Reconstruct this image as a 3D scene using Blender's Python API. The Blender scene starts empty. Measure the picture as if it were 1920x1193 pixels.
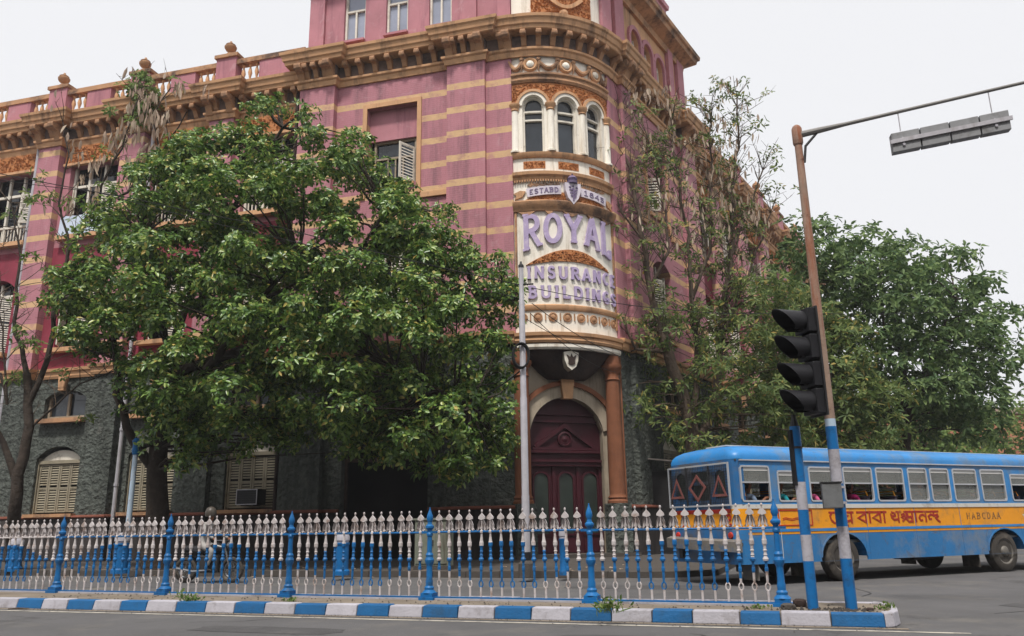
import bpy, bmesh, math, random
import numpy as np
from mathutils import Vector, Matrix
random.seed(7); np.random.seed(7)
SC = bpy.context.scene
COL = SC.collection
R = math.radians

# ---------------------------------------------------------------- camera
PITCH, ROLL, CAM_H = R(14.5205), R(-0.9167), 1.25
_f = Vector((0, math.cos(PITCH), math.sin(PITCH)))
_r = Vector((1, 0, 0)); _u = _r.cross(_f)
_ir = _r*math.cos(ROLL) + _u*math.sin(ROLL)
_iu = -_r*math.sin(ROLL) + _u*math.cos(ROLL)
cam = bpy.data.objects.new('camera', bpy.data.cameras.new('camera'))
COL.objects.link(cam)
cam.matrix_world = Matrix(((_ir.x, _iu.x, -_f.x, 0), (_ir.y, _iu.y, -_f.y, 0), (_ir.z, _iu.z, -_f.z, CAM_H), (0, 0, 0, 1)))
cam.data.sensor_width = 36.0
cam.data.lens = 36.0*1500/1920
cam.data.clip_start = 0.1; cam.data.clip_end = 3000
SC.camera = cam

# ---------------------------------------------------------------- sky, sun, exposure
SUN_EL, SUN_AZ = R(62), R(-168)          # azimuth from +Y towards +X
world = bpy.data.worlds.new('World'); SC.world = world; world.use_nodes = True
_nt = world.node_tree; _nt.nodes.clear()
_out = _nt.nodes.new('ShaderNodeOutputWorld'); _bg = _nt.nodes.new('ShaderNodeBackground')
_sky = _nt.nodes.new('ShaderNodeTexSky'); _sky.sky_type = 'NISHITA'; _sky.sun_disc = False
_sky.sun_elevation = SUN_EL; _sky.sun_rotation = SUN_AZ; _sky.dust_density = 6.0; _sky.air_density = 1.0
_hs = _nt.nodes.new('ShaderNodeHueSaturation'); _hs.inputs['Saturation'].default_value = 0.12
_mx = _nt.nodes.new('ShaderNodeMixRGB'); _mx.inputs[0].default_value = 0.86
_mx.inputs[2].default_value = (7.7, 7.75, 8.0, 1)      # flat bright cloud deck
_nt.links.new(_sky.outputs[0], _hs.inputs['Color']); _nt.links.new(_hs.outputs[0], _mx.inputs[1])
_nt.links.new(_mx.outputs[0], _bg.inputs[0]); _bg.inputs[1].default_value = 0.1
_nt.links.new(_bg.outputs[0], _out.inputs[0])
sun = bpy.data.objects.new('sun', bpy.data.lights.new('sun', 'SUN')); COL.objects.link(sun)
sun.data.energy = 3.1; sun.data.angle = R(7); sun.data.color = (1.0, 0.95, 0.88)
_sd = Vector((math.sin(SUN_AZ)*math.cos(SUN_EL), math.cos(SUN_AZ)*math.cos(SUN_EL), math.sin(SUN_EL)))
sun.rotation_euler = (-_sd).to_track_quat('-Z', 'Y').to_euler(); sun.location = (0, 0, 60)
vs = SC.view_settings
vs.view_transform = 'Standard'; vs.look = 'None'; vs.gamma = 1.0; vs.use_curve_mapping = False; vs.exposure = 0.36

# ---------------------------------------------------------------- placing by measured rays (used once, to find real positions)
def ray(px, py):
    return (_f + _ir*((px-960)/1500) - _iu*((py-596.5)/1500)).normalized()
def at_z(px, py, z=0.0):
    d = ray(px, py); return Vector((0, 0, CAM_H)) + d*((z-CAM_H)/d.z)
def at_y(px, py, y):
    d = ray(px, py); return Vector((0, 0, CAM_H)) + d*(y/d.y)

# ---------------------------------------------------------------- frames
Z = Vector((0, 0, 1))
class Fr:
    def __init__(s, o, u, v): s.o = Vector((o[0], o[1], 0)); s.u = Vector((u[0], u[1], 0)); s.v = Vector((v[0], v[1], 0)); s.curved = False
    def pt(s, a, d, z): return s.o + s.u*a + s.v*d + Z*z
    def rotz(s, a=0): return math.atan2(s.u.y, s.u.x)
    def nrm(s, a): return s.v
class Arc:
    def __init__(s, c, ch, n, rad, half): s.c = Vector((c[0], c[1], 0)); s.ch = ch; s.n = n; s.R = rad; s.h = half; s.curved = True; s.L = 2*half*rad
    def dirn(s, a):
        p = -s.h + a/s.R; return s.n*math.cos(p) + s.ch*math.sin(p)
    def nrm(s, a): return s.dirn(a)
    def pt(s, a, d, z): return s.c + s.dirn(a)*(s.R+d) + Z*z
def heading(deg): return Vector((math.sin(R(deg)), math.cos(R(deg)), 0))

# ---------------------------------------------------------------- mesh builder
class MB:
    def __init__(s): s.v = []; s.f = []; s.m = []
    def add(s, vs, fs, m=0):
        b = len(s.v); s.v += [tuple(x) for x in vs]
        for f in fs: s.f.append([b+i for i in f]); s.m.append(m)
        return s
    def hexa(s, p, m=0):
        return s.add(p, [(0,3,2,1),(4,5,6,7),(0,1,5,4),(1,2,6,5),(2,3,7,6),(3,0,4,7)], m)
    def box(s, F, a0, a1, d0, d1, z0, z1, m=0):
        n = max(1, int(math.ceil(abs(a1-a0)/0.22))) if F.curved else 1
        for i in range(n):
            x0 = a0+(a1-a0)*i/n; x1 = a0+(a1-a0)*(i+1)/n
            P = [F.pt(x0,d0,z0),F.pt(x1,d0,z0),F.pt(x1,d1,z0),F.pt(x0,d1,z0),F.pt(x0,d0,z1),F.pt(x1,d0,z1),F.pt(x1,d1,z1),F.pt(x0,d1,z1)]
            fs = [(0,3,2,1),(4,5,6,7),(0,1,5,4),(2,3,7,6)]
            if i == 0: fs.append((3,0,4,7))
            if i == n-1: fs.append((1,2,6,5))
            s.add(P, fs, m)
        return s
    def tube(s, path, rad, n=8, m=0, caps=True):
        path = [Vector(p) for p in path]
        if not hasattr(rad, '__len__'): rad = [rad]*len(path)
        rings = []; ref = None
        for i, p in enumerate(path):
            t = (path[min(i+1, len(path)-1)] - path[max(i-1, 0)]).normalized()
            if ref is None: ref = t.orthogonal().normalized()
            e = (ref - t*ref.dot(t))
            e = e.normalized() if e.length > 1e-6 else t.orthogonal().normalized()
            ref = e; g = t.cross(e)
            rings.append([p + (e*math.cos(2*math.pi*k/n) + g*math.sin(2*math.pi*k/n))*rad[i] for k in range(n)])
        vs = [v for r_ in rings for v in r_]; fs = []
        for i in range(len(path)-1):
            for k in range(n):
                a = i*n+k; b = i*n+(k+1) % n; fs.append((a, b, b+n, a+n))
        if caps: fs.append(tuple(range(n))[::-1]); fs.append(tuple(range((len(path)-1)*n, len(path)*n)))
        return s.add(vs, fs, m)
    def lathe(s, c, prof, n=12, m=0, ax=None, mfun=None, sq=False):
        """prof: (radius, height) up the axis AX (default Z) from C"""
        ax = Vector(ax).normalized() if ax is not None else Z
        e = ax.orthogonal().normalized() if abs(ax.z) < .99 else Vector((1, 0, 0))
        g = ax.cross(e); c = Vector(c)
        ph = math.pi/4 if sq else 0
        vs = [c + ax*h + (e*math.cos(2*math.pi*k/n+ph) + g*math.sin(2*math.pi*k/n+ph))*r_ for r_, h in prof for k in range(n)]
        for i in range(len(prof)-1):
            pass
        b = len(s.v); s.v += [tuple(x) for x in vs]
        for i in range(len(prof)-1):
            mm = mfun((prof[i][1]+prof[i+1][1])/2) if mfun else m
            for k in range(n):
                a = i*n+k; q = i*n+(k+1) % n
                s.f.append([b+a, b+q, b+q+n, b+a+n]); s.m.append(mm)
        s.f.append([b+i for i in range(n)][::-1]); s.m.append(mfun(prof[0][1]) if mfun else m)
        s.f.append([b+(len(prof)-1)*n+i for i in range(n)]); s.m.append(mfun(prof[-1][1]) if mfun else m)
        return s
    def prism(s, F, poly, d0, d1, m=0, back=False):
        n = len(poly)
        vs = [F.pt(a, d1, z) for a, z in poly] + [F.pt(a, d0, z) for a, z in poly]
        fs = [tuple(range(n))] + [(i, (i+1) % n, (i+1) % n+n, i+n) for i in range(n)]
        if back: fs.append(tuple(range(n, 2*n))[::-1])
        return s.add(vs, fs, m)
    def ribbon(s, F, pts, w, d0, d1, m=0, closed=False):
        """a flat stroke of width W along PTS (a, z), standing from d0 to d1"""
        n = len(pts); L_, R_ = [], []
        for i in range(n):
            p = Vector(pts[i])
            if closed: t1 = Vector(pts[i])-Vector(pts[i-1]); t2 = Vector(pts[(i+1) % n])-p
            else: t1 = p-Vector(pts[i-1]) if i else Vector(pts[1])-p; t2 = Vector(pts[i+1])-p if i < n-1 else t1
            t1 = t1.normalized(); t2 = t2.normalized()
            n1 = Vector((-t1.y, t1.x)); n2 = Vector((-t2.y, t2.x)); k = max(.45, 1+n1.dot(n2))
            mm = (n1+n2)/k*(w/2)
            L_.append(p+mm); R_.append(p-mm)
        seg = n if closed else n-1
        for i in range(seg):
            j = (i+1) % n
            q = [L_[i], R_[i], R_[j], L_[j]]
            vs = [F.pt(x.x, d1, x.y) for x in q] + [F.pt(x.x, d0, x.y) for x in q]
            fs = [(0,1,2,3), (1,5,6,2), (3,7,4,0)]
            if not closed and i == 0: fs.append((0,4,5,1))
            if not closed and i == seg-1: fs.append((2,6,7,3))
            s.add(vs, fs, m)
        return s
    def strip(s, F, lo, hi, d0, d1, m=0):
        """a raised plate between two curves LO and HI given at the same stations"""
        for i in range(len(lo)-1):
            q = [lo[i], lo[i+1], hi[i+1], hi[i]]
            s.add([F.pt(a, d1, z) for a, z in q] + [F.pt(a, d0, z) for a, z in q], [(0,1,2,3), (0,4,5,1), (2,6,7,3)] + ([(3,7,4,0)] if i == 0 else []) + ([(1,5,6,2)] if i == len(lo)-2 else []), m)
        return s
    def studs(s, F, inside, a0, a1, z0, z1, d, size, seed, m=0):
        """carved leafage: small faceted bosses packed over a panel"""
        rg = random.Random(seed); n = int((a1-a0)*(z1-z0)/(size*size)*1.5)
        for _ in range(n):
            a, z = rg.uniform(a0, a1), rg.uniform(z0, z1)
            if not inside(a, z): continue
            r_ = size*rg.uniform(.4, .8); t = rg.uniform(0, 3.14); h = size*rg.uniform(.4, .8); e = rg.uniform(.4, .7)
            q = [(a+r_*math.cos(t+k*math.pi/2)*(1 if k % 2 == 0 else e), z+r_*math.sin(t+k*math.pi/2)*(1 if k % 2 == 0 else e)) for k in range(4)]
            s.add([F.pt(x, d, y) for x, y in q] + [F.pt(a, d+h, z)], [(0,1,4), (1,2,4), (2,3,4), (3,0,4)], m)
        return s
    def sweep(s, path, prof, m=0, z=0.0, closed=False):
        """path: xy points walked with the outside on the right hand; prof: (out, z) polyline"""
        P = [Vector((p[0], p[1])) for p in path]; n = len(P); k = len(prof); vs = []
        for i in range(n):
            t1 = (P[i]-P[i-1]) if (i or closed) else P[1]-P[0]
            t2 = (P[(i+1) % n]-P[i]) if (i < n-1 or closed) else t1
            t1 = t1.normalized(); t2 = t2.normalized()
            n1 = Vector((t1.y, -t1.x)); n2 = Vector((t2.y, -t2.x))
            mm = (n1+n2)/max(.3, 1+n1.dot(n2))
            for d, h in prof: vs.append((P[i].x+mm.x*d, P[i].y+mm.y*d, h+z))
        fs = []
        for i in range(n if closed else n-1):
            j = (i+1) % n
            for q in range(k-1): fs.append((i*k+q, j*k+q, j*k+q+1, i*k+q+1))
        if not closed: fs += [tuple(range(k)), tuple(range((n-1)*k, n*k))[::-1]]
        return s.add(vs, fs, m)
    def build(s, name, mats, parent=None, smooth=False, angle=35, normals=True, bevel=0, origin=None):
        o0 = Vector(origin) if origin is not None else root_loc(parent)
        me = bpy.data.meshes.new(name)
        me.from_pydata([(x-o0.x, y-o0.y, z-o0.z) for x, y, z in s.v], [], s.f)
        if not isinstance(mats, (list, tuple)): mats = [mats]
        for mt in mats: me.materials.append(mt)
        if len(mats) > 1: me.polygons.foreach_set('material_index', s.m)
        if normals:
            bm = bmesh.new(); bm.from_mesh(me); bmesh.ops.recalc_face_normals(bm, faces=bm.faces); bm.to_mesh(me); bm.free()
        if smooth:
            me.polygons.foreach_set('use_smooth', [True]*len(me.polygons))
            me.set_sharp_from_angle(angle=R(angle))
        o = bpy.data.objects.new(name, me); COL.objects.link(o)
        if parent is not None: o.parent = parent
        elif origin is not None: o.location = o0
        if bevel:
            b = o.modifiers.new('bevel', 'BEVEL'); b.width = bevel; b.segments = 2; b.limit_method = 'ANGLE'
        return o
def root_loc(p):
    if p is None: return Vector((0, 0, 0))
    while p.parent is not None: p = p.parent
    return p.location.copy()
def thing(name, label, cat, loc=(0, 0, 0), group=None):
    o = bpy.data.objects.new(name, None); COL.objects.link(o); o.location = loc; o.empty_display_size = .3
    return tag(o, label, cat, group)
def tag(o, label, cat, group=None):
    o['label'] = label; o['category'] = cat
    if group: o['group'] = group
    return o
def structure(o): o['kind'] = 'structure'; return o
def copy_at(src, parent, loc, rotz=0.0, name=None, scale=None):
    c = src.copy(); COL.objects.link(c); c.parent = parent; c.location = loc; c.rotation_euler = (0, 0, rotz)
    if name: c.name = name
    if scale: c.scale = scale
    return c
def local(parent, p): return Vector(p) - root_loc(parent)

# ---------------------------------------------------------------- materials
def S(r, g, b):      # sRGB 0-255 to linear
    return tuple(((c/255)/12.92 if c/255 <= .04045 else ((c/255+.055)/1.055)**2.4) for c in (r, g, b))
def mat(name, col, rough=.8, var=.15, vs=1.2, bump=0.0, bs=30.0, metal=0.0, stain=None, ss=.5, sa=.6, streak=False, spec=.3, rand=0.0, bump2=0.0, b2s=4.0, cut=.52, coat=0, stain2=None, s2=2.0, s2a=.5, cut2=.56, bd=.02):
    M = bpy.data.materials.new(name); M.use_nodes = True; nt = M.node_tree; N = nt.nodes; Lk = nt.links
    P = N['Principled BSDF']; P.inputs['Roughness'].default_value = rough; P.inputs['Metallic'].default_value = metal
    P.inputs['Specular IOR Level'].default_value = spec
    if coat: P.inputs['Coat Weight'].default_value = coat; P.inputs['Coat Roughness'].default_value = .15
    tc = N.new('ShaderNodeTexCoord'); co = tc.outputs['Object']
    if rand:
        oi = N.new('ShaderNodeObjectInfo'); va = N.new('ShaderNodeVectorMath'); va.operation = 'MULTIPLY_ADD'
        cx = N.new('ShaderNodeCombineXYZ')
        for k in range(3): Lk.new(oi.outputs['Random'], cx.inputs[k])
        Lk.new(cx.outputs[0], va.inputs[0]); va.inputs[1].default_value = (37, 53, 71); Lk.new(co, va.inputs[2]); co = va.outputs[0]
    n1 = N.new('ShaderNodeTexNoise'); n1.inputs['Scale'].default_value = vs; n1.inputs['Detail'].default_value = 7; n1.inputs['Roughness'].default_value = .65
    Lk.new(co, n1.inputs['Vector'])
    mr = N.new('ShaderNodeMapRange'); mr.inputs[1].default_value = .3; mr.inputs[2].default_value = .7; mr.inputs[3].default_value = 1-var; mr.inputs[4].default_value = 1+var
    Lk.new(n1.outputs['Fac'], mr.inputs[0])
    mul = N.new('ShaderNodeVectorMath'); mul.operation = 'SCALE'; mul.inputs[0].default_value = col[:3]; Lk.new(mr.outputs[0], mul.inputs['Scale'])
    c = mul.outputs[0]
    if rand:
        m2 = N.new('ShaderNodeMapRange'); m2.inputs[3].default_value = 1-rand; m2.inputs[4].default_value = 1+rand; Lk.new(oi.outputs['Random'], m2.inputs[0])
        s2 = N.new('ShaderNodeVectorMath'); s2.operation = 'SCALE'; Lk.new(c, s2.inputs[0]); Lk.new(m2.outputs[0], s2.inputs['Scale']); c = s2.outputs[0]
    if stain:
        mp = N.new('ShaderNodeMapping'); Lk.new(co, mp.inputs[0])
        mp.inputs['Scale'].default_value = (2.2, 2.2, .22) if streak else (1, 1, 1)
        n2 = N.new('ShaderNodeTexNoise'); n2.inputs['Scale'].default_value = ss; n2.inputs['Detail'].default_value = 9; n2.inputs['Roughness'].default_value = .7
        Lk.new(mp.outputs[0], n2.inputs['Vector'])
        r2 = N.new('ShaderNodeMapRange'); r2.inputs[1].default_value = cut; r2.inputs[2].default_value = cut+.16; r2.inputs[4].default_value = sa; Lk.new(n2.outputs['Fac'], r2.inputs[0])
        mx = N.new('ShaderNodeMixRGB'); Lk.new(r2.outputs[0], mx.inputs[0]); Lk.new(c, mx.inputs[1]); mx.inputs[2].default_value = (*stain[:3], 1); c = mx.outputs[0]
    if stain2:
        n3 = N.new('ShaderNodeTexNoise'); n3.inputs['Scale'].default_value = s2; n3.inputs['Detail'].default_value = 10; n3.inputs['Roughness'].default_value = .75; n3.inputs['Distortion'].default_value = .6
        o3 = N.new('ShaderNodeVectorMath'); o3.operation = 'ADD'; o3.inputs[1].default_value = (13.1, 7.7, 3.3); Lk.new(co, o3.inputs[0]); Lk.new(o3.outputs[0], n3.inputs['Vector'])
        r3 = N.new('ShaderNodeMapRange'); r3.inputs[1].default_value = cut2; r3.inputs[2].default_value = cut2+.08; r3.inputs[4].default_value = s2a; Lk.new(n3.outputs['Fac'], r3.inputs[0])
        m3 = N.new('ShaderNodeMixRGB'); Lk.new(r3.outputs[0], m3.inputs[0]); Lk.new(c, m3.inputs[1]); m3.inputs[2].default_value = (*stain2[:3], 1); c = m3.outputs[0]
    Lk.new(c, P.inputs['Base Color'])
    if bump or bump2:
        nb = N.new('ShaderNodeTexNoise'); nb.inputs['Scale'].default_value = bs; nb.inputs['Detail'].default_value = 5; Lk.new(co, nb.inputs['Vector'])
        b = N.new('ShaderNodeBump'); b.inputs['Strength'].default_value = bump; b.inputs['Distance'].default_value = bd; Lk.new(nb.outputs['Fac'], b.inputs['Height'])
        if bump2:
            nc = N.new('ShaderNodeTexNoise'); nc.inputs['Scale'].default_value = b2s; nc.inputs['Detail'].default_value = 4; Lk.new(co, nc.inputs['Vector'])
            b2 = N.new('ShaderNodeBump'); b2.inputs['Strength'].default_value = bump2; b2.inputs['Distance'].default_value = bd*3; Lk.new(nc.outputs['Fac'], b2.inputs['Height']); Lk.new(b2.outputs[0], b.inputs['Normal'])
        Lk.new(b.outputs[0], P.inputs['Normal'])
    return M

PLUM = S(170, 115, 124); OCHRE = S(204, 168, 128)
def brick_mat(name, stripes, z0=14.16, pitch=1.03, hgt=.27, zlo=8.2, zhi=18.6):
    """plum-painted brick; with STRIPES it carries the painted ochre bands (object z is height above the street)"""
    M = mat(name, PLUM, .75, .14, .7, stain=S(112, 80, 86), ss=.9, sa=.7, streak=True, cut=.5, stain2=S(178, 140, 146), s2=1.6, s2a=.5)
    nt = M.node_tree; N = nt.nodes; Lk = nt.links; P = N['Principled BSDF']
    src = P.inputs['Base Color'].links[0].from_socket
    tc = N.new('ShaderNodeTexCoord'); sep = N.new('ShaderNodeSeparateXYZ'); Lk.new(tc.outputs['Object'], sep.inputs[0])
    def mth(op, a, b=None):
        m = N.new('ShaderNodeMath'); m.operation = op
        for i, q in enumerate((a, b)):
            if q is None: continue
            if isinstance(q, (int, float)): m.inputs[i].default_value = q
            else: Lk.new(q, m.inputs[i])
        return m.outputs[0]
    zz = sep.outputs[2]
    # courses: thin joints every 88 mm, and upright joints
    fr = mth('FRACT', mth('MULTIPLY', zz, 1/.088))
    jt = mth('LESS_THAN', fr, .16)
    row = mth('FLOOR', mth('MULTIPLY', zz, 1/.088))
    xx = mth('ADD', mth('ADD', sep.outputs[0], mth('MULTIPLY', sep.outputs[1], .55)), mth('MULTIPLY', row, .115))
    ju = mth('LESS_THAN', mth('FRACT', mth('MULTIPLY', xx, 1/.23)), .06)
    joint = mth('MAXIMUM', jt, ju)
    mj = N.new('ShaderNodeMixRGB'); Lk.new(mth('MULTIPLY', joint, .38), mj.inputs[0]); Lk.new(src, mj.inputs[1]); mj.inputs[2].default_value = (*S(190, 130, 150), 1)
    c = mj.outputs[0]
    if stripes:
        nz = N.new('ShaderNodeTexNoise'); nz.inputs['Scale'].default_value = 5; Lk.new(tc.outputs['Object'], nz.inputs['Vector'])
        zw = mth('ADD', zz, mth('MULTIPLY', mth('SUBTRACT', nz.outputs['Fac'], .5), .05))
        ph = mth('FRACT', mth('MULTIPLY', mth('SUBTRACT', zw, z0-hgt+pitch*20-pitch*20), 1/pitch))
        band = mth('MULTIPLY', mth('LESS_THAN', ph, hgt/pitch), mth('MULTIPLY', mth('GREATER_THAN', zz, zlo), mth('LESS_THAN', zz, zhi)))
        wn = N.new('ShaderNodeTexNoise'); wn.inputs['Scale'].default_value = 2.3; wn.inputs['Detail'].default_value = 8; wn.inputs['Roughness'].default_value = .7; Lk.new(tc.outputs['Object'], wn.inputs['Vector'])
        wr = N.new('ShaderNodeMapRange'); wr.inputs[1].default_value = .36; wr.inputs[2].default_value = .5; wr.inputs[3].default_value = .45; Lk.new(wn.outputs['Fac'], wr.inputs[0]); band = mth('MULTIPLY', band, wr.outputs[0])
        mo = N.new('ShaderNodeMixRGB'); Lk.new(band, mo.inputs[0]); Lk.new(c, mo.inputs[1])
        v = N.new('ShaderNodeVectorMath'); v.operation = 'SCALE'; v.inputs[0].default_value = OCHRE
        mr = N.new('ShaderNodeMapRange'); mr.inputs[3].default_value = .82; mr.inputs[4].default_value = 1.12; Lk.new(nz.outputs['Fac'], mr.inputs[0]); Lk.new(mr.outputs[0], v.inputs['Scale'])
        Lk.new(v.outputs[0], mo.inputs[2]); c = mo.outputs[0]
    Lk.new(c, P.inputs['Base Color'])
    b = N.new('ShaderNodeBump'); b.inputs['Strength'].default_value = .5; b.inputs['Distance'].default_value = .012; b.invert = True; Lk.new(joint, b.inputs['Height']); Lk.new(b.outputs[0], P.inputs['Normal'])
    return M

M = {}
M['brick'] = brick_mat('plum_brick', False); M['striped'] = brick_mat('plum_striped_brick', True)
M['plum'] = mat('plum_paint', PLUM, .75, .14, .7, bump=.15, bs=25, stain=S(116, 74, 88), ss=.7, sa=.6, streak=True, stain2=S(182, 146, 150), s2=1.3, s2a=.5)
M['ochre'] = mat('ochre_paint', S(194, 150, 112), .75, .14, 1.3, bump=.25, bs=22, stain=S(96, 72, 56), ss=.8, sa=.75, streak=True)
M['ochre_dark'] = mat('weathered_ochre', S(176, 134, 100), .8, .18, 1.6, bump=.3, bs=20, stain=S(62, 52, 50), ss=.9, sa=.85, cut=.46)
M['carved'] = mat('carved_ochre', S(174, 116, 72), .8, .25, 6, bump=.6, bs=14, stain=S(120, 66, 34), ss=3, sa=.6)
M['frieze'] = mat('grimy_frieze', S(120, 102, 94), .9, .2, 1.5, bump=.4, bs=16, stain=S(66, 58, 58), ss=1.0, sa=.8, cut=.45)
M['cream'] = mat('bay_cream_paint', S(230, 224, 212), .7, .07, 1.5, bump=.12, bs=30, stain=S(158, 140, 116), ss=1.1, sa=.7, streak=True, cut=.52, stain2=S(176, 164, 148), s2=2.5, s2a=.5)
M['white_old'] = mat('flaking_white_paint', S(214, 208, 196), .75, .1, 3, bump=.2, bs=40, stain=S(120, 108, 94), ss=2, sa=.6)
M['lavender'] = mat('lavender_paint', S(172, 156, 190), .75, .14, 3, bump=.2, stain=S(196, 186, 196), ss=3, sa=.7, stain2=S(122, 104, 136), s2=4, s2a=.5)
M['grey_wall'] = mat('rough_cast_render', S(84, 89, 84), .95, .4, 5.0, bump=1.0, bs=11, bump2=1.0, b2s=5, stain=S(52, 55, 52), ss=.5, sa=.8, streak=True, cut=.47, stain2=S(112, 112, 106), s2=3.5, s2a=.5, bd=.06)
M['plinth'] = mat('grimy_shaded_plinth', S(62, 57, 56), .95, .25, 1.5, bump=.8, bs=14, stain=S(40, 36, 36), ss=.8, sa=.85, streak=True, cut=.46)  # grime streaks over a base darkened in place of tree shade
M['plinth_cap'] = mat('red_oxide_ledge', S(124, 74, 60), .9, .2, 2, bump=.4)
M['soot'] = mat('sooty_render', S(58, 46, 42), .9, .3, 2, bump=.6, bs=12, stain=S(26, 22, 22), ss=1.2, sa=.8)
M['porch'] = mat('porch_shaded_cream', S(166, 154, 136), .85, .12, 2, bump=.3, bs=20, stain=S(96, 84, 72), ss=1.2, sa=.7, streak=True, cut=.48)  # cream darkened: shade under the bay and tree put into its colour
M['door'] = mat('door_plum_paint', S(60, 19, 29), .5, .2, 2, bump=.2, bs=20, stain=S(52, 18, 26), ss=1.5, sa=.7, streak=True)
M['plum_shaded'] = mat('plum_paint_shaded', S(132, 50, 66), .75, .16, .7, bump=.15, bs=25, stain=S(88, 34, 46), ss=.7, sa=.65, streak=True, stain2=S(148, 80, 92), s2=1.3, s2a=.4)  # deeper copy of the plum: the storey's dimmer light put into its colour
M['louvre'] = mat('louvre_buff_paint', S(140, 132, 114), .7, .15, 3, bump=.2, bs=30, stain=S(98, 86, 66), ss=2, sa=.6)
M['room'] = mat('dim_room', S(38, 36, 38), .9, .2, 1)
M['roofing'] = mat('roof_lime_terrace', S(150, 130, 118), .9, .2, 1)
M['wood_old'] = mat('weathered_timber', S(150, 136, 118), .8, .25, 5, bump=.3, bs=30)
def glass_mat(name, col, rough=.06, alpha=1.0, var=.5):
    g = mat(name, col, rough, var, .8, spec=.6)
    if alpha < 1: g.node_tree.nodes['Principled BSDF'].inputs['Alpha'].default_value = alpha
    return g
M['glass'] = glass_mat('window_glass', (.02, .025, .032))
M['glass_green'] = glass_mat('dusty_green_glass', (.03, .04, .033), .3)
M['glass_tower'] = glass_mat('pale_dusty_glass', S(146, 152, 170), .2, var=.15)
M['asphalt'] = mat('asphalt', S(88, 87, 88), .92, .16, .5, bump=.6, bs=70, stain=S(112, 108, 102), ss=.45, sa=.7, stain2=S(58, 57, 58), s2=.8, s2a=.55, cut2=.57)
M['pavement'] = mat('footpath_concrete', S(76, 71, 67), .95, .2, .8, bump=.5, bs=30, stain=S(52, 48, 45), ss=.8, sa=.7)  # darkened to stand in for tree shade behind the railing
M['island'] = mat('island_dirt', S(120, 110, 98), .97, .22, 1.5, bump=.8, bs=35, stain=S(84, 76, 64), ss=2, sa=.6)
M['kerb_white'] = mat('kerb_white_paint', S(164, 162, 170), .85, .1, 4, bump=.35, bs=35, stain=S(112, 106, 104), ss=2.5, sa=.8, rand=.06)
M['kerb_blue'] = mat('kerb_blue_paint', S(24, 88, 138), .7, .12, 4, bump=.35, bs=35, stain=S(40, 70, 96), ss=2.5, sa=.6, rand=.08)
M['rail_white'] = mat('railing_white_enamel', S(186, 180, 180), .55, .1, 8, bump=.15, bs=60, stain=S(132, 104, 86), ss=6, sa=.75, rand=.09, cut=.5)
M['rail_blue'] = mat('railing_blue_enamel', S(20, 98, 158), .45, .14, 6, bump=.15, bs=60, stain=S(34, 58, 84), ss=6, sa=.7, rand=.12, cut=.5)
M['steel'] = mat('galvanised_steel', S(176, 174, 180), .5, .12, 4, metal=.25, bump=.1, stain=S(120, 112, 108), ss=2, sa=.5, streak=True)
M['black'] = mat('black_plastic', S(30, 30, 34), .5, .2, 4, bump=.1)
M['darkmetal'] = mat('dark_metal', S(52, 52, 54), .55, .2, 4, bump=.1, metal=.3)
M['bark'] = mat('bark', S(84, 72, 62), .95, .3, 5, bump=1.0, bs=18, bump2=.8, b2s=6)
M['bark_dark'] = mat('dark_bark', S(58, 50, 44), .95, .3, 5, bump=1.0, bs=18, bump2=.8, b2s=6)
M['column'] = mat('column_red_ochre', S(126, 80, 56), .8, .18, 2, bump=.2, stain=S(92, 58, 44), ss=1, sa=.7, streak=True)
M['rust'] = mat('rusty_signal_paint', S(150, 128, 114), .8, .2, 3, bump=.3, bs=30, stain=S(140, 78, 48), ss=2.2, sa=.9, streak=True, cut=.46, stain2=S(86, 46, 32), s2=5, s2a=.8, cut2=.58)
M['cable'] = mat('black_cable', S(26, 26, 28), .7, .1)

def leaf_mat(name, ramp, trans=.35, rough=.55, spec=.3):
    A = bpy.data.materials.new(name); A.use_nodes = True; nt = A.node_tree; N = nt.nodes; Lk = nt.links
    P = N['Principled BSDF']; P.inputs['Roughness'].default_value = rough; P.inputs['Specular IOR Level'].default_value = spec
    ge = N.new('ShaderNodeNewGeometry'); cr = N.new('ShaderNodeValToRGB'); el = cr.color_ramp.elements
    while len(el) < len(ramp): el.new(.5)
    for e, (p, c) in zip(el, ramp): e.position = p; e.color = (*c, 1)
    Lk.new(ge.outputs['Random Per Island'], cr.inputs[0]); Lk.new(cr.outputs[0], P.inputs['Base Color'])
    tr = N.new('ShaderNodeBsdfTranslucent'); Lk.new(cr.outputs[0], tr.inputs[0]); mx = N.new('ShaderNodeMixShader'); mx.inputs[0].default_value = trans
    Lk.new(P.outputs[0], mx.inputs[1]); Lk.new(tr.outputs[0], mx.inputs[2]); Lk.new(mx.outputs[0], N['Material Output'].inputs[0])
    return A
M['leaf_main'] = leaf_mat('broad_green_leaf', [(0, (.035, .085, .022)), (.3, (.08, .16, .035)), (.7, (.18, .30, .06)), (.93, (.36, .44, .12)), (1, (.52, .38, .10))], .26, .36, .5)
M['leaf_mid'] = leaf_mat('sparse_olive_leaf', [(0, (.07, .12, .04)), (.6, (.15, .21, .06)), (.9, (.25, .30, .10)), (1, (.45, .32, .09))], .45)
M['leaf_far'] = leaf_mat('blue_green_leaf', [(0, (.055, .11, .04)), (.6, (.12, .19, .065)), (1, (.24, .33, .12))], .4)
M['leaf_light'] = leaf_mat('light_green_leaf', [(0, (.09, .16, .04)), (.6, (.15, .23, .06)), (1, (.25, .30, .09))], .45)
M['pod'] = leaf_mat('dry_tan_pod', [(0, (.34, .25, .19)), (.6, (.5, .39, .30)), (1, (.6, .5, .38))], .4)
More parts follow.
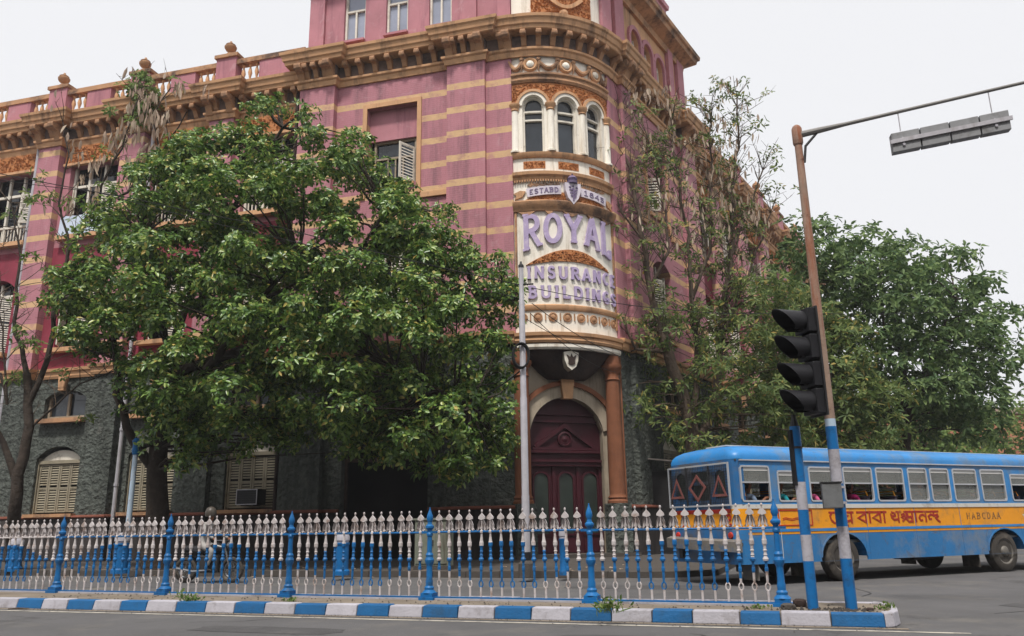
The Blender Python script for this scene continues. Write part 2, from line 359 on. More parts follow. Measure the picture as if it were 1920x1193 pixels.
# ================================================================ the ground
P0 = Vector((0.13983, 28.15167, 0)); CH = heading(71); P1 = P0 + CH*4.05
LF = Fr(P0, heading(-75), (-math.cos(R(75)), -math.sin(R(75))))           # a grows to the left along the long facade
_rd = heading(33.2); RF = Fr(P1, _rd, (_rd.y, -_rd.x))                    # a grows along the right-hand street
NB = Vector((CH.y, -CH.x, 0)); MID = (P0+P1)/2; HALF = R(36); RAD = 4.05/2/math.sin(HALF)
BF = Fr(MID, CH, NB)
AF = Arc(MID - NB*RAD*math.cos(HALF), CH, NB, RAD, HALF)
AL = AF.L

g = MB(); n = 24
g.add([(-1500, -300, 0), (1500, -300, 0), (1500, 2500, 0), (-1500, 2500, 0)], [(0, 1, 2, 3)])
road = structure(g.build('road', M['asphalt']))
# far footpath along both facades: slab with a kerb of stones
FD = heading(-72); 
foot = MB()
ka = at_z(1000, 1084, 0); FK = Fr(ka, FD, (-math.cos(R(72)), -math.sin(R(72))))
def rect_to(F, a0, a1, d0, d1, z0, z1): return [F.pt(a0, d0, 0).xy, F.pt(a1, d0, 0).xy, F.pt(a1, d1, 0).xy, F.pt(a0, d1, 0).xy]
cor = [FK.pt(48, 0, 0).xy, FK.pt(-2.0, 0, 0).xy, FK.pt(-3.4, -.35, 0).xy, FK.pt(-4.3, -1.2, 0).xy, RF.pt(0, 4.2, 0).xy, RF.pt(60, 4.2, 0).xy, RF.pt(60, -.5, 0).xy, RF.pt(0, -.8, 0).xy, LF.pt(0, -.8, 0).xy, LF.pt(44, -.5, 0).xy]
foot.add([(p.x, p.y, .0) for p in cor] + [(p.x, p.y, .14) for p in cor], [tuple(range(10, 20))] + [(i, (i+1) % 10, (i+1) % 10+10, i+10) for i in range(10)])
footpath = structure(foot.build('footpath', M['pavement']))
# kerb stones of the far footpath
kb = MB(); kb.box(Fr((0, 0), (1, 0), (0, -1)), -.44, .44, -.16, .03, 0, .17)
stone0 = kb.build('kerb_stone', M['pavement'], footpath, bevel=.012)
for i in range(34):
    a = -1.4 + i*.9
    p = FK.pt(a, 0, 0)
    o = stone0 if i == 0 else copy_at(stone0, footpath, p)
    o.location = p + Vector((0, 0, random.uniform(-.012, .004))); o.rotation_euler = (0, 0, math.atan2(FD.y, FD.x)+math.pi + random.uniform(-.012, .012))

# ================================================================ the corner building
bld = thing('corner_building', 'tall plum and ochre striped corner building with curved white sign bay', 'building', (P0.x, P0.y, 0))

def wall_panel(mb, F, a0, a1, z0, z1, ops, d, rev, m=0):
    """a wall face with real openings (a0, a1, z0, z1, rise of the arched head) and reveals"""
    As = sorted({a0, a1, *[o[0] for o in ops], *[o[1] for o in ops]}); Zs = sorted({z0, z1, *[o[2] for o in ops], *[o[3] for o in ops]})
    for i in range(len(As)-1):
        for j in range(len(Zs)-1):
            ca, cz = (As[i]+As[i+1])/2, (Zs[j]+Zs[j+1])/2
            if any(o[0] < ca < o[1] and o[2] < cz < o[3] for o in ops): continue
            k = max(1, int(math.ceil((As[i+1]-As[i])/.2))) if F.curved else 1
            for q in range(k):
                x0 = As[i]+(As[i+1]-As[i])*q/k; x1 = As[i]+(As[i+1]-As[i])*(q+1)/k
                mb.add([F.pt(x0, d, Zs[j]), F.pt(x1, d, Zs[j]), F.pt(x1, d, Zs[j+1]), F.pt(x0, d, Zs[j+1])], [(0, 1, 2, 3)], m)
    for o in ops:
        b0, b1, c0, c1, ri = o
        pts = [(b0, c0), (b0, c1-ri)]
        if ri > 0:
            c = (b0+b1)/2; w = (b1-b0)/2; RR = (w*w+ri*ri)/(2*ri); k = 12
            arc = [(b0+(b1-b0)*q/k, c1-RR+math.sqrt(max(0, RR*RR-(b0+(b1-b0)*q/k-c)**2))) for q in range(k+1)]
            for q in range(k):
                (x0, y0), (x1, y1) = arc[q], arc[q+1]
                mb.add([F.pt(x0, d, y0), F.pt(x1, d, y1), F.pt(x1, d, c1), F.pt(x0, d, c1)], [(0, 1, 2, 3)], m)
            pts += arc[1:-1]
        pts += [(b1, c1-ri), (b1, c0)]
        for q in range(len(pts)):
            (x0, y0), (x1, y1) = pts[q], pts[(q+1) % len(pts)]
            mb.add([F.pt(x0, d, y0), F.pt(x1, d, y1), F.pt(x1, d-rev, y1), F.pt(x0, d-rev, y0)], [(0, 1, 2, 3)], m)

def arch_ring(mb, F, c, zs, w, rise, t, d0, d1, m=0, k=14):
    """an archivolt: ring of thickness T over a half-span W springing at ZS"""
    RR = (w*w+rise*rise)/(2*rise); cz = zs+rise-RR; th = math.asin(min(1, w/RR)); th = math.pi-th if rise > w else th
    pts = [(c+(RR+t/2)*math.sin(-th+2*th*q/k), cz+(RR+t/2)*math.cos(-th+2*th*q/k)) for q in range(k+1)]
    mb.ribbon(F, pts, t, d0, d1, m)

def louvre(mb, F, a0, a1, z0, z1, d, m=0, st=.07, pitch=.1, mid=True):
    for x0, x1 in ((a0, a0+st), (a1-st, a1)): mb.box(F, x0, x1, d-.045, d, z0, z1, m)
    zz = [z0, z1-st] + ([(z0+z1)/2-st/2] if mid else [])
    for q in zz: mb.box(F, a0+st, a1-st, d-.043, d-.003, q, q+st, m)
    q = z0+st+.03
    while q < z1-st-.03:
        if not (mid and abs(q-(z0+z1)/2) < st):
            P = [F.pt(a0+st, d-.045, q+.055), F.pt(a1-st, d-.045, q+.055), F.pt(a1-st, d-.008, q), F.pt(a0+st, d-.008, q)]
            mb.add(P + [p+Z*.012 for p in P], [(0,1,2,3), (4,5,6,7), (2,3,7,6), (0,1,5,4)], m)
        q += pitch

def pane_part(F, a0, a1, z0, z1, d, parent, mt='glass'):
    mb = MB(); mb.box(F, a0, a1, d-.01, d, z0, z1); return mb.build('pane', M[mt], parent)

def window_ground(F, c, z0=2.05, z1=4.6, w=1.05, d=-.4):
    """buff louvred shutters under a cream arched tympanum"""
    mb = MB(); mb.box(F, c-w-.08, c-w, d-.05, d+.12, z0-.06, z1-.3); mb.box(F, c+w, c+w+.08, d-.05, d+.12, z0-.06, z1-.3); mb.box(F, c-w, c+w, d-.05, d+.12, 4.02, 4.16)
    o = mb.build('window', M['louvre'], bld)
    for k in range(4):
        a = c-w+k*w/2
        mb = MB(); louvre(mb, F, a+.01, a+w/2-.01, z0, 4.0, d+.06); mb.build('shutter', M['louvre'], o)
    mb = MB()
    RR = (w*w+.42*.42)/(2*.42); pts = [(c-w+2*w*q/10, 4.16+.42-RR+math.sqrt(max(0, RR*RR-(-w+2*w*q/10)**2))) for q in range(11)]
    mb.prism(F, pts, d-.05, d+.02); mb.build('tympanum', M['white_old'], o)
    mb = MB(); mb.box(F, c-w-.15, c+w+.15, d, .06, z0-.2, z0-.07); mb.build('sill', M['ochre_dark'], o)

def window_mezzanine(F, c, d=-.35):
    mb = MB()
    for x in (c-1.02, c-.05, c+.92): mb.box(F, x, x+.1, d-.05, d+.05, 5.9, 6.95)
    mb.box(F, c-.92, c+.92, d-.045, d+.045, 5.9, 6.0)
    o = mb.build('window', M['wood_old'], bld)
    pane_part(F, c-.92, c+.92, 6.0, 6.98, d-.07, o)
    mb = MB(); mb.box(F, c-1.15, c+1.15, d+.06, .1, 5.68, 5.86); mb.build('sill', M['ochre_dark'], o)
    mb = MB(); mb.prism(F, [(c-.14, 7.02), (c+.14, 7.02), (c+.2, 7.6), (c-.2, 7.6)], -.05, .12); mb.build('keystone', M['ochre'], o)

def window_middle(F, c, d=-.3, opened=.35):
    mb = MB()
    for x in (c-.95, c+.85): mb.box(F, x, x+.1, d-.05, d+.06, 8.95, 11.9)
    mb.box(F, c-.85, c+.85, d-.045, d+.055, 11.55, 11.68); mb.box(F, c-.05, c+.05, d-.045, d+.055, 11.68, 12.2)
    o = mb.build('window', M['white_old'], bld)
    pane_part(F, c-.85, c+.85, 8.98, 12.2, d-.25, o)
    for s_ in (-1, 1):
        e = c+s_*.85; mb = MB(); G = Fr(F.pt(e, d, 0), (F.u*(-s_)*math.cos(opened*1.2) + F.v*math.sin(opened*1.2)), F.v*math.cos(opened*1.2) + F.u*s_*math.sin(opened*1.2))
        louvre(mb, G, .02, .82, 9.0, 11.5, .05); mb.build('shutter', M['white_old'], o)
    mb = MB(); mb.box(F, c-1.15, c+1.15, d, .12, 8.72, 8.9); mb.build('sill', M['ochre'], o)

def window_loggia(F, c, d=-.3, sheet=False):
    """wide upper opening with white posts, rail and dark inside"""
    mb = MB()
    for x in (c-1.28, c-.46, c+.36, c+1.18): mb.box(F, x, x+.11, d-.05, d+.06, 14.1, 17.5)
    mb.box(F, c-1.17, c+1.17, d-.045, d+.055, 16.5, 16.62); mb.box(F, c-1.17, c+1.17, d-.045, d+.075, 14.95, 15.05); mb.box(F, c-1.17, c+1.17, d-.045, d+.055, 14.1, 14.18)
    for k in range(13): x = c-1.1+k*.18; mb.box(F, x, x+.05, d-.02, d+.03, 14.18, 14.95)
    o = mb.build('window', M['white_old'], bld)
    pane_part(F, c-1.17, c+1.17, 14.1, 17.5, d-.3, o)
    for s_, e in ((1, c-1.17), (-1, c+1.17)):
        mb = MB(); an = R(random.uniform(25, 60)); G = Fr(F.pt(e, d+.06, 0), F.u*s_*math.cos(an)+F.v*math.sin(an), F.v*math.cos(an)-F.u*s_*math.sin(an))
        louvre(mb, G, 0, .6, 15.08, 16.5, .05); mb.build('shutter', M['white_old'], o)
    if sheet:
        mb = MB(); k = 8
        for q in range(k):
            x0, x1 = c-1.3+2.6*q/k, c-1.3+2.6*(q+1)/k; o0, o1 = .12+.05*math.sin(q*2.1), .12+.05*math.sin((q+1)*2.1)
            mb.add([F.pt(x0, o0, 14.0), F.pt(x1, o1, 14.03), F.pt(x1, o1-.05, 14.95), F.pt(x0, o0-.05, 14.9)], [(0, 1, 2, 3)])
        mb.build('tarpaulin', mat('pale_blue_tarpaulin', S(190, 200, 216), .6, .1, 2, stain=S(130, 140, 160), ss=2), o)
    mb = MB(); mb.box(F, c-1.4, c+1.4, d, .12, 13.85, 14.05); mb.build('sill', M['ochre'], o)

def window_corner(F, c, opened=True):
    """recessed upper window of the corner block, one louvred leaf thrown open"""
    mb = MB()
    mb.box(F, c-1.28, c-1.1, -.02, .07, 13.95, 18.1); mb.box(F, c+1.1, c+1.28, -.02, .07, 13.95, 18.1); mb.box(F, c-1.1, c+1.1, -.02, .068, 17.92, 18.1)
    o = mb.build('window', M['ochre'], bld)
    mb = MB(); mb.box(F, c-1.1, c+1.1, -.42, -.28, 16.55, 17.92); mb.build('lintel_panel', M['plum'], o)
    mb = MB()
    for x in (c-.92, c+.84): mb.box(F, x, x+.08, -.5, -.38, 14.5, 16.55)
    for q in (14.5, 15.75, 16.47): mb.box(F, c-.84, c+.84, -.49, -.4, q, q+.08)
    for x in (c-.36, c-.03, c+.3): mb.box(F, x, x+.055, -.48, -.41, 14.58, 15.75)
    mb.build('casement', M['wood_old'], o)
    pane_part(F, c-.84, c+.84, 14.58, 16.47, -.5, o)
    mb = MB(); an = R(62); e = c-.84
    G = Fr(F.pt(e, -.36, 0), F.u*math.cos(an)+F.v*math.sin(an), F.v*math.cos(an)-F.u*math.sin(an))
    louvre(mb, G, 0, .8, 14.55, 16.1, .05, st=.09, pitch=.13, mid=False); mb.build('shutter', M['white_old'], o)
    mb = MB(); mb.box(F, c-1.0, c+1.0, -.5, .1, 14.28, 14.45); mb.build('sill', M['ochre'], o)

def window_sash(F, c, z0, z1, w=.48, d=-.25):
    mb = MB()
    for x in (c-w, c+w-.09): mb.box(F, x, x+.09, d-.05, d+.06, z0, z1)
    mb.box(F, c-w+.09, c+w-.09, d-.045, d+.055, z0, z0+.09); mb.box(F, c-w+.09, c+w-.09, d-.045, d+.055, z0+1.55, z0+1.64); mb.box(F, c-.04, c+.04, d-.04, d+.05, z0+.09, z0+1.55)
    o = mb.build('window', M['white_old'], bld)
    pane_part(F, c-w+.09, c+w-.09, z0+.09, z1, d-.05, o, 'glass_tower')
    mb = MB(); mb.box(F, c-w-.04, c+w+.04, d+.06, .05, z0-.1, z0); mb.build('sill', M['plum'], o)

# shared small masonry pieces (built at the origin, copied)
def proto(name, mb, mt, smooth=False, bevel=0):
    o = mb.build(name, mt, None, smooth=smooth, bevel=bevel); COL.objects.unlink(o); return o
O0 = Fr((0, 0), (1, 0), (0, 1))
def bracket_mesh(h=.55, out=.5, w=.2):
    pr = [(0, 0), (.05*out, 0), (.2*out, .08*h), (.32*out, .3*h), (.5*out, .55*h), (.8*out, .62*h), (.98*out, .72*h), (out, .88*h), (.96*out, h), (0, h)]
    mb = MB(); vs = [(x, y, z) for x in (-w/2, w/2) for y, z in pr]; k = len(pr)
    mb.add(vs, [tuple(range(k)), tuple(range(k, 2*k))[::-1]] + [(i, (i+1) % k, (i+1) % k+k, i+k) for i in range(k)])
    mb.lathe((-w/2-.012, out*.82, h*.75), [(.09, 0), (.09, w+.024)], 10, ax=(1, 0, 0))
    return mb
BR = proto('bracket', bracket_mesh(), M['ochre_dark']); BRB = proto('console_bracket', bracket_mesh(.78, .62, .3), M['ochre_dark'])
bal_prof = [(.07, 0), (.07, .06), (.04, .1), (.055, .2), (.095, .38), (.07, .52), (.04, .62), (.04, .68), (.07, .72), (.07, .8)]
BAL = proto('baluster', MB().lathe((0, 0, 0), bal_prof, 8), M['ochre'], smooth=True)
urn_prof = [(.16, 0), (.16, .06), (.09, .1), (.08, .15), (.2, .24), (.26, .34), (.27, .42), (.2, .48), (.22, .52), (.14, .58), (.06, .64), (.05, .7), (.0, .74)]
URN = proto('urn', MB().lathe((0, 0, 0), urn_prof, 12), M['ochre_dark'], smooth=True)
def set_piece(src, F, a, d, z):
    v = F.nrm(a); return copy_at(src, bld, local(bld, F.pt(a, d, z)), math.atan2(v.y, v.x)-math.pi/2)

MOULD = [(0, 0), (.07, 0), (.1, .1), (.12, .2), (.19, .25), (.2, .34), (0, .36)]
CORN = [(0, 0), (.46, .02), (.5, .05), (.52, .17), (.58, .22), (.62, .4), (.68, .46), (.7, .58), (0, .62)]
STRING = [(0, 0), (.08, .0), (.12, .1), (.12, .26), (.2, .3), (.22, .42), (0, .46)]

def wing(F, s0, s1, pils, wins, rev, sheet_at=None):
    """a long three-storey wing: rendered ground floor, plum walls, striped pilasters, bracketed cornice, balustrade"""
    ops = []
    for c in wins: ops += [(c-1.1, c+1.1, 1.95, 4.72, .5), (c-1.05, c+1.05, 5.8, 7.08, .35)]
    mb = MB(); wall_panel(mb, F, s0, s1, .1, 7.6, ops, -.2, .42); mb.build('ground_wall', M['grey_wall'], bld)
    ops = []
    for c in wins: ops += [(c-.97, c+.97, 8.9, 12.35, .4), (c-1.3, c+1.3, 14.05, 17.55, 0)]
    mb = MB(); wall_panel(mb, F, s0, s1, 7.6, 13.6, [o_ for o_ in ops if o_[3] < 13.6], -.2, .5); mb.build('middle_wall', M['plum_shaded'], bld)
    mb = MB(); wall_panel(mb, F, s0, s1, 13.6, 18.9, [o_ for o_ in ops if o_[3] > 13.6], -.2, .5); mb.build('upper_wall', M['plum'], bld)
    for p in pils:
        mb = MB(); mb.box(F, p-.62, p+.62, -.25, .12, .1, 7.6); mb.build('ground_pilaster', M['grey_wall'], bld)
        mb = MB(); mb.box(F, p-.6, p+.6, -.25, .15, 7.6, 18.9); mb.build('pilaster', M['striped'], bld)
    for c in wins:
        window_ground(F, c, d=-.45); window_mezzanine(F, c, -.45); window_middle(F, c, -.5, random.uniform(.2, 1.0)); window_loggia(F, c, -.5, sheet=(sheet_at == c))
        mb = MB(); mb.box(F, c-1.6, c+1.6, -.22, -.12, 17.62, 18.46); mb.studs(F, lambda a, z: True, c-1.55, c+1.55, 17.68, 18.4, -.12, .1, int(c*10)); mb.build('carved_frieze', M['carved'], bld)
        mb = MB(); mb.box(F, c-1.62, c+1.62, -.22, -.04, 17.5, 17.62); mb.build('frieze_ledge', M['ochre'], bld)
    path = []
    for a in sorted(pils): path += [(a-.62, -.2), (a-.62, .15), (a+.62, .15), (a+.62, -.2)]
    path = [(s0, -.2)] + path + [(s1, -.2)]
    if rev: path = path[::-1]
    xy = [F.pt(a, d, 0).xy for a, d in path]
    mb = MB(); mb.sweep(xy, MOULD, z=18.47); mb.build('moulding', M['ochre'], bld)
    mb = MB(); mb.sweep(xy, [(0, .3), (.05, .32), (.06, 1.0), (0, 1.0)], z=18.47); mb.build('bracket_frieze', M['frieze'], bld)
    mb = MB(); mb.sweep(xy, CORN, z=19.42); mb.build('cornice', M['ochre'], bld)
    mb = MB(); mb.sweep(xy, STRING, z=7.58); mb.build('string_course', M['ochre'], bld)
    mb = MB(); mb.sweep(xy, [(0, 0), (.12, .0), (.12, 1.7), (0, 1.7)], z=.1); mb.build('plinth', M['plinth'], bld)
    mb = MB(); mb.sweep(xy, [(0, 0), (.15, 0), (.17, .04), (.15, .1), (0, .12)], z=1.79); mb.build('plinth_cap', M['plinth_cap'], bld)
    # brackets
    a = s0+.35
    while a < s1-.2:
        on = any(abs(a-p) < .66 for p in pils)
        near = any(.6 < abs(a-p) < .98 for p in pils)
        if not near: set_piece(BR, F, a, .2 if on else -.15, 18.86)
        a += .62
    for p in pils:
        for q in (-.5, .5): set_piece(BRB, F, p+q, .2, 18.62)
    # balustrade
    lo = MB(); lo.box(F, s0, s1, -.28, .05, 20.03, 20.32); lo.build('parapet_base', M['plum'], bld)
    hi = MB(); hi.box(F, s0, s1, -.3, .1, 21.13, 21.36); hi.build('parapet_rail', M['ochre_dark'], bld)
    ends = sorted(pils)
    mb = MB(); mb.box(F, s0, ends[0]-1.62, -.28, .05, 20.32, 21.13); mb.build('parapet_panel', M['plum'], bld)
    for i, p in enumerate(ends):
        mb = MB(); mb.box(F, p-.5, p+.5, -.33, .14, 20.02, 21.5); mb.build('pedestal', M['plum'], bld)
        mb = MB(); mb.box(F, p-.58, p+.58, -.4, .22, 21.5, 21.66); mb.box(F, p-.45, p+.45, -.28, .1, 21.66, 21.74); mb.build('pedestal_cap', M['ochre_dark'], bld)
        set_piece(URN, F, p, -.08, 21.74)
        q = ends[i+1] if i+1 < len(ends) else None
        for base, sg in ((p, 1), (p, -1)):
            for k in range(3): set_piece(BAL, F, base+sg*(.75+.33*k), -.1, 20.32)
        if q:
            mb = MB(); mb.box(F, p+1.62, q-1.62, -.28, .05, 20.32, 21.13); mb.build('parapet_panel', M['plum'], bld)

LP = [13.0, 17.5, 22.05, 26.6, 31.2]; LW = [10.7, 15.2, 19.75, 24.3, 28.9]
wing(LF, 9.15, 34, LP, LW, True, 19.75)
RP = [12.6, 17.2, 21.8, 26.4, 31.0, 35.6]; RW = [10.9, 14.9, 19.5, 24.1, 28.7, 33.3]
wing(RF, 9.4, 38, RP, RW, False)

# ---- corner block: flat walls, pilasters, cornice
def block(F, wall, strips, win_c, tower_w):
    a0, a1 = wall
    ops = [(win_c-1.1, win_c+1.1, 1.95, 4.72, .5) if tower_w else (win_c-1.7, win_c+1.7, .16, 4.9, .5), (win_c-1.05, win_c+1.05, 5.8, 7.08, .35)]  # wide left-hand opening added to stand in for deep shade under the tree
    mb = MB(); wall_panel(mb, F, 0, a1+1.6, .1, 7.6, ops, 0, .42); mb.build('ground_wall', M['grey_wall'], bld)
    mb = MB(); wall_panel(mb, F, a0, a1, 7.6, 19.4, [(win_c-.97, win_c+.97, 8.9, 12.35, .4), (win_c-1.1, win_c+1.1, 14.45, 17.92, 0)], 0, .55)
    mb.build('brick_wall', M['striped'], bld)
    for b0, b1, d in strips:
        mb = MB(); mb.box(F, b0, b1, -.3, d, 7.6, 19.4); mb.build('pilaster', M['striped'], bld)
        if d > .2: mb = MB(); mb.box(F, b0-.04, b1+.04, -.3, d-.05, .1, 7.6); mb.build('ground_pilaster', M['grey_wall'], bld)
    if tower_w: window_ground(F, win_c, d=-.3)
    else:  # frame of the wide opening added in place of deep shade
        mb = MB()
        for x in (-1.7, 1.6): mb.box(F, win_c+x, win_c+x+.1, -.4, -.3, .16, 4.4)
        mb.box(F, win_c-1.6, win_c+1.6, -.39, -.31, 3.6, 3.75); mb.build('added_opening_frame', M['soot'], bld)
    window_mezzanine(F, win_c, -.3); window_middle(F, win_c, -.35); window_corner(F, win_c)
    for b0, b1 in ((a0, win_c-1.3), (win_c+1.3, a1)): mb = MB(); mb.box(F, b0, b1, .0, .1, 13.7, 13.9); mb.build('ledge', M['ochre'], bld)
block(LF, (2.6, 7.55), [(0, 1.03, .1), (1.03, 2.6, .3), (7.55, 9.15, .3)], 5.05, False)
block(RF, (1.9, 7.8), [(0, .95, .1), (.95, 1.9, .3), (7.8, 9.4, .3)], 4.85, True)
bL = [(9.15, -.2), (9.15, .3), (7.55, .3), (7.55, 0), (2.6, 0), (2.6, .3), (1.03, .3), (1.03, .1), (.02, .1)]
bR = [(.02, .1), (.95, .1), (.95, .3), (1.9, .3), (1.9, 0), (7.8, 0), (7.8, .3), (9.4, .3), (9.4, -.2)]
arc_xy = [AF.pt(AL*q/22, .06, 0).xy for q in range(1, 22)]
pathL = [LF.pt(a, d, 0).xy for a, d in bL]; pathR = [RF.pt(a, d, 0).xy for a, d in bR]
full = pathL + arc_xy + pathR
mb = MB(); mb.sweep(full, MOULD, z=19.12); mb.build('moulding', M['ochre'], bld)
mb = MB(); mb.sweep(full, [(0, .3), (.04, .32), (.05, 1.05), (0, 1.05)], z=19.12); mb.build('bracket_frieze', M['frieze'], bld)
mb = MB(); mb.sweep(full, CORN, z=20.05); mb.build('cornice', M['ochre'], bld)
for pth in (pathL, pathR):
    mb = MB(); mb.sweep(pth, STRING, z=7.58); mb.build('string_course', M['ochre'], bld)
pl1 = [LF.pt(a, d, 0).xy for a, d in [(9.15, -.2), (9.15, .3), (7.55, .3), (7.55, 0), (6.8, 0)]]; pl2 = [LF.pt(a, d, 0).xy for a, d in [(3.3, 0), (2.6, 0), (2.6, .3), (1.03, .3), (1.03, .1), (.02, .1)]]
for pth in (pl1, pl2, pathR):
    mb = MB(); mb.sweep(pth, [(0, 0), (.12, .0), (.12, 1.7), (0, 1.7)], z=.1); mb.build('plinth', M['plinth'], bld)
    mb = MB(); mb.sweep(pth, [(0, 0), (.15, 0), (.17, .04), (.15, .1), (0, .12)], z=1.79); mb.build('plinth_cap', M['plinth_cap'], bld)
def row(F, xs, d): 
    for a in xs: set_piece(BR, F, a, d+.04, 19.5)
row(LF, [7.95, 8.35, 8.75], .3); row(LF, [3.2, 3.85, 4.5, 5.15, 5.8, 6.45, 7.05], 0); row(LF, [1.45, 1.85, 2.25], .3); row(LF, [.35], .1)
for a, d in ((7.7, .3), (9.0, .3), (2.45, .3), (1.18, .3), (.08, .1)): set_piece(BRB, LF, a, d+.02, 19.27)
row(AF, [AL*q/8 for q in range(1, 8)], .06)
row(RF, [.4], .1); row(RF, [1.42], .3); row(RF, [2.5, 3.15, 3.8, 4.45, 5.1, 5.75, 6.4, 7.05], 0); row(RF, [8.2, 8.6, 9.0], .3)
for a, d in ((.85, .1), (1.05, .3), (1.8, .3), (7.9, .3), (9.3, .3)): set_piece(BRB, RF, a, d+.02, 19.27)

# ---- tower storey above the cornice
tops = [(c-.5, c+.5, 21.35, 24.0, 0) for c in (3.07, 5.02, 6.98)]
mb = MB(); wall_panel(mb, LF, 0, 9.05, 20.6, 25.0, tops, -.15, .25); mb.build('tower_wall', M['plum'], bld)
for a0, a1 in ((9.05, 8.35), (2.15, 1.45), (.55, .02)):
    mb = MB(); mb.box(LF, a1, a0, -.2, .02, 20.6, 24.6); mb.build('tower_pilaster', M['plum'], bld)
for c in (3.07, 5.02, 6.98):
    window_sash(LF, c, 21.35, 24.0, .5, -.35)
    mb = MB(); mb.box(LF, c-.32, c+.32, -.16, -.11, 21.0, 21.08); mb.build('sunk_panel', M['plum'], bld)
tr = [(c-.5, c+.5, 21.2, 23.3, .48) for c in (3.6, 5.0, 6.4)]
mb = MB(); wall_panel(mb, RF, 0, 9.4, 20.6, 25.0, tr, -.15, .3); mb.build('tower_wall', M['ochre'], bld)
for a0, a1 in ((0, .9), (1.3, 2.2), (7.4, 8.0), (8.6, 9.4)):
    mb = MB(); mb.box(RF, a0, a1, -.2, .04, 20.6, 24.6); mb.build('tower_pilaster', M['plum'], bld)
for c in (3.6, 5.0, 6.4):
    window_sash(RF, c, 21.25, 23.1, .48, -.4)
    mb = MB(); arch_ring(mb, RF, c, 22.8, .52, .5, .2, -.15, -.02); mb.box(RF, c-.72, c-.52, -.15, -.03, 20.7, 22.8); mb.box(RF, c+.52, c+.72, -.15, -.03, 20.7, 22.8); mb.build('window_surround', M['plum'], bld)
mb = MB(); mb.box(LF, 8.85, 9.05, -9, -.15, 19.5, 25.0); mb.build('tower_side_wall', M['plum'], bld)
mb = MB(); mb.box(RF, 9.2, 9.4, -9, -.15, 19.5, 25.0); mb.build('tower_side_wall', M['plum'], bld)
mb = MB(); wall_panel(mb, AF, 0, AL, 20.6, 25.0, [], -.1, .2); mb.build('tower_bay', M['cream'], bld)
mb = MB(); aa = [.82+2.68*q/16 for q in range(17)]; mb.strip(AF, [(a, 20.95+.35*math.sin(math.pi*(a-.82)/2.68)) for a in aa], [(a, 22.6) for a in aa], -.12, .04); mb.studs(AF, lambda a, z: z > 21.0+.35*math.sin(math.pi*(a-.82)/2.68), .85, 3.45, 20.95, 22.6, .04, .11, 5)
mb.build('tower_relief', M['carved'], bld)
mb = MB(); mb.ribbon(AF, [(1.35+1.62*q/12, 22.0-.55*math.sin(math.pi*q/12)) for q in range(13)], .16, 0, .14); mb.lathe(AF.pt(2.16, .05, 21.15), [(.0, .16), (.14, .12), (.2, 0)][::-1], 10, ax=AF.nrm(2.16)); mb.build('tower_garland', M['ochre'], bld)
tfull = [LF.pt(9.05, -3, 0).xy, LF.pt(9.05, -.15, 0).xy, LF.pt(.02, -.15, 0).xy] + [AF.pt(AL*q/22, -.12, 0).xy for q in range(1, 22)] + [RF.pt(.02, -.15, 0).xy, RF.pt(9.4, -.15, 0).xy, RF.pt(9.4, -9, 0).xy]
mb = MB(); mb.sweep(tfull, [(0, 0), (.15, .0), (.2, .3), (.7, .5), (.75, .7), (.85, .75), (.88, .95), (0, 1.0)], z=24.15); mb.build('tower_cornice', M['ochre_dark'], bld)
at = [LF.pt(8.6, -9, 0).xy, LF.pt(8.6, -.5, 0).xy, LF.pt(.1, -.5, 0).xy, AF.pt(AL/2, -.5, 0).xy, RF.pt(.1, -.5, 0).xy, RF.pt(9.0, -.5, 0).xy, RF.pt(9.0, -9, 0).xy]
mb = MB(); mb.sweep(at, [(0, 0), (0, 2.6), (.12, 2.65), (.14, 2.9), (-.3, 2.95)], z=25.1); mb.build('attic_wall', M['plum'], bld)
mb = MB(); mb.add([(p.x, p.y, 27.9) for p in at], [tuple(range(7))]); mb.build('tower_roof', M['roofing'], bld)
# ---- what lies behind the windows, and the flat roofs
core = [LF.pt(33.8, -1.3, 0).xy, LF.pt(1.0, -1.3, 0).xy, BF.pt(-1.6, -1.6, 0).xy, BF.pt(1.6, -1.6, 0).xy, RF.pt(1.0, -1.3, 0).xy, RF.pt(37.8, -1.3, 0).xy, RF.pt(37.8, -11, 0).xy, BF.pt(0, -13, 0).xy, LF.pt(33.8, -11, 0).xy]
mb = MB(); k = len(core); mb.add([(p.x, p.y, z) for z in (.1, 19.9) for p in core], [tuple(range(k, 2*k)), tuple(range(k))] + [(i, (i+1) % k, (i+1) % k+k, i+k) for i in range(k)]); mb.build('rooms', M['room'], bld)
for F, a0, a1 in ((LF, 9.0, 33.9), (RF, 9.3, 37.9)):
    mb = MB(); mb.box(F, a0, a1, -11.2, -.24, 19.85, 20.0); mb.build('roof', M['roofing'], bld)
    mb = MB(); mb.box(F, a1-.4, a1, -11.2, -.22, .1, 19.8); mb.build('end_wall', M['plum'], bld)
mb = MB(); wt = [(core[i].x, core[i].y) for i in (1, 2, 3, 4)]
tw = [LF.pt(8.9, -.4, 0).xy, LF.pt(.5, -.4, 0).xy, BF.pt(-1, -.2, 0).xy, BF.pt(1, -.2, 0).xy, RF.pt(.5, -.4, 0).xy, RF.pt(9.2, -.4, 0).xy, RF.pt(9.2, -9, 0).xy, LF.pt(8.9, -9, 0).xy]
tw2 = [LF.pt(8.7, -.8, 0).xy, LF.pt(.5, -.8, 0).xy, BF.pt(-1, -.7, 0).xy, BF.pt(1, -.7, 0).xy, RF.pt(.5, -.8, 0).xy, RF.pt(9.0, -.8, 0).xy, RF.pt(9.0, -9, 0).xy, LF.pt(8.7, -9, 0).xy]
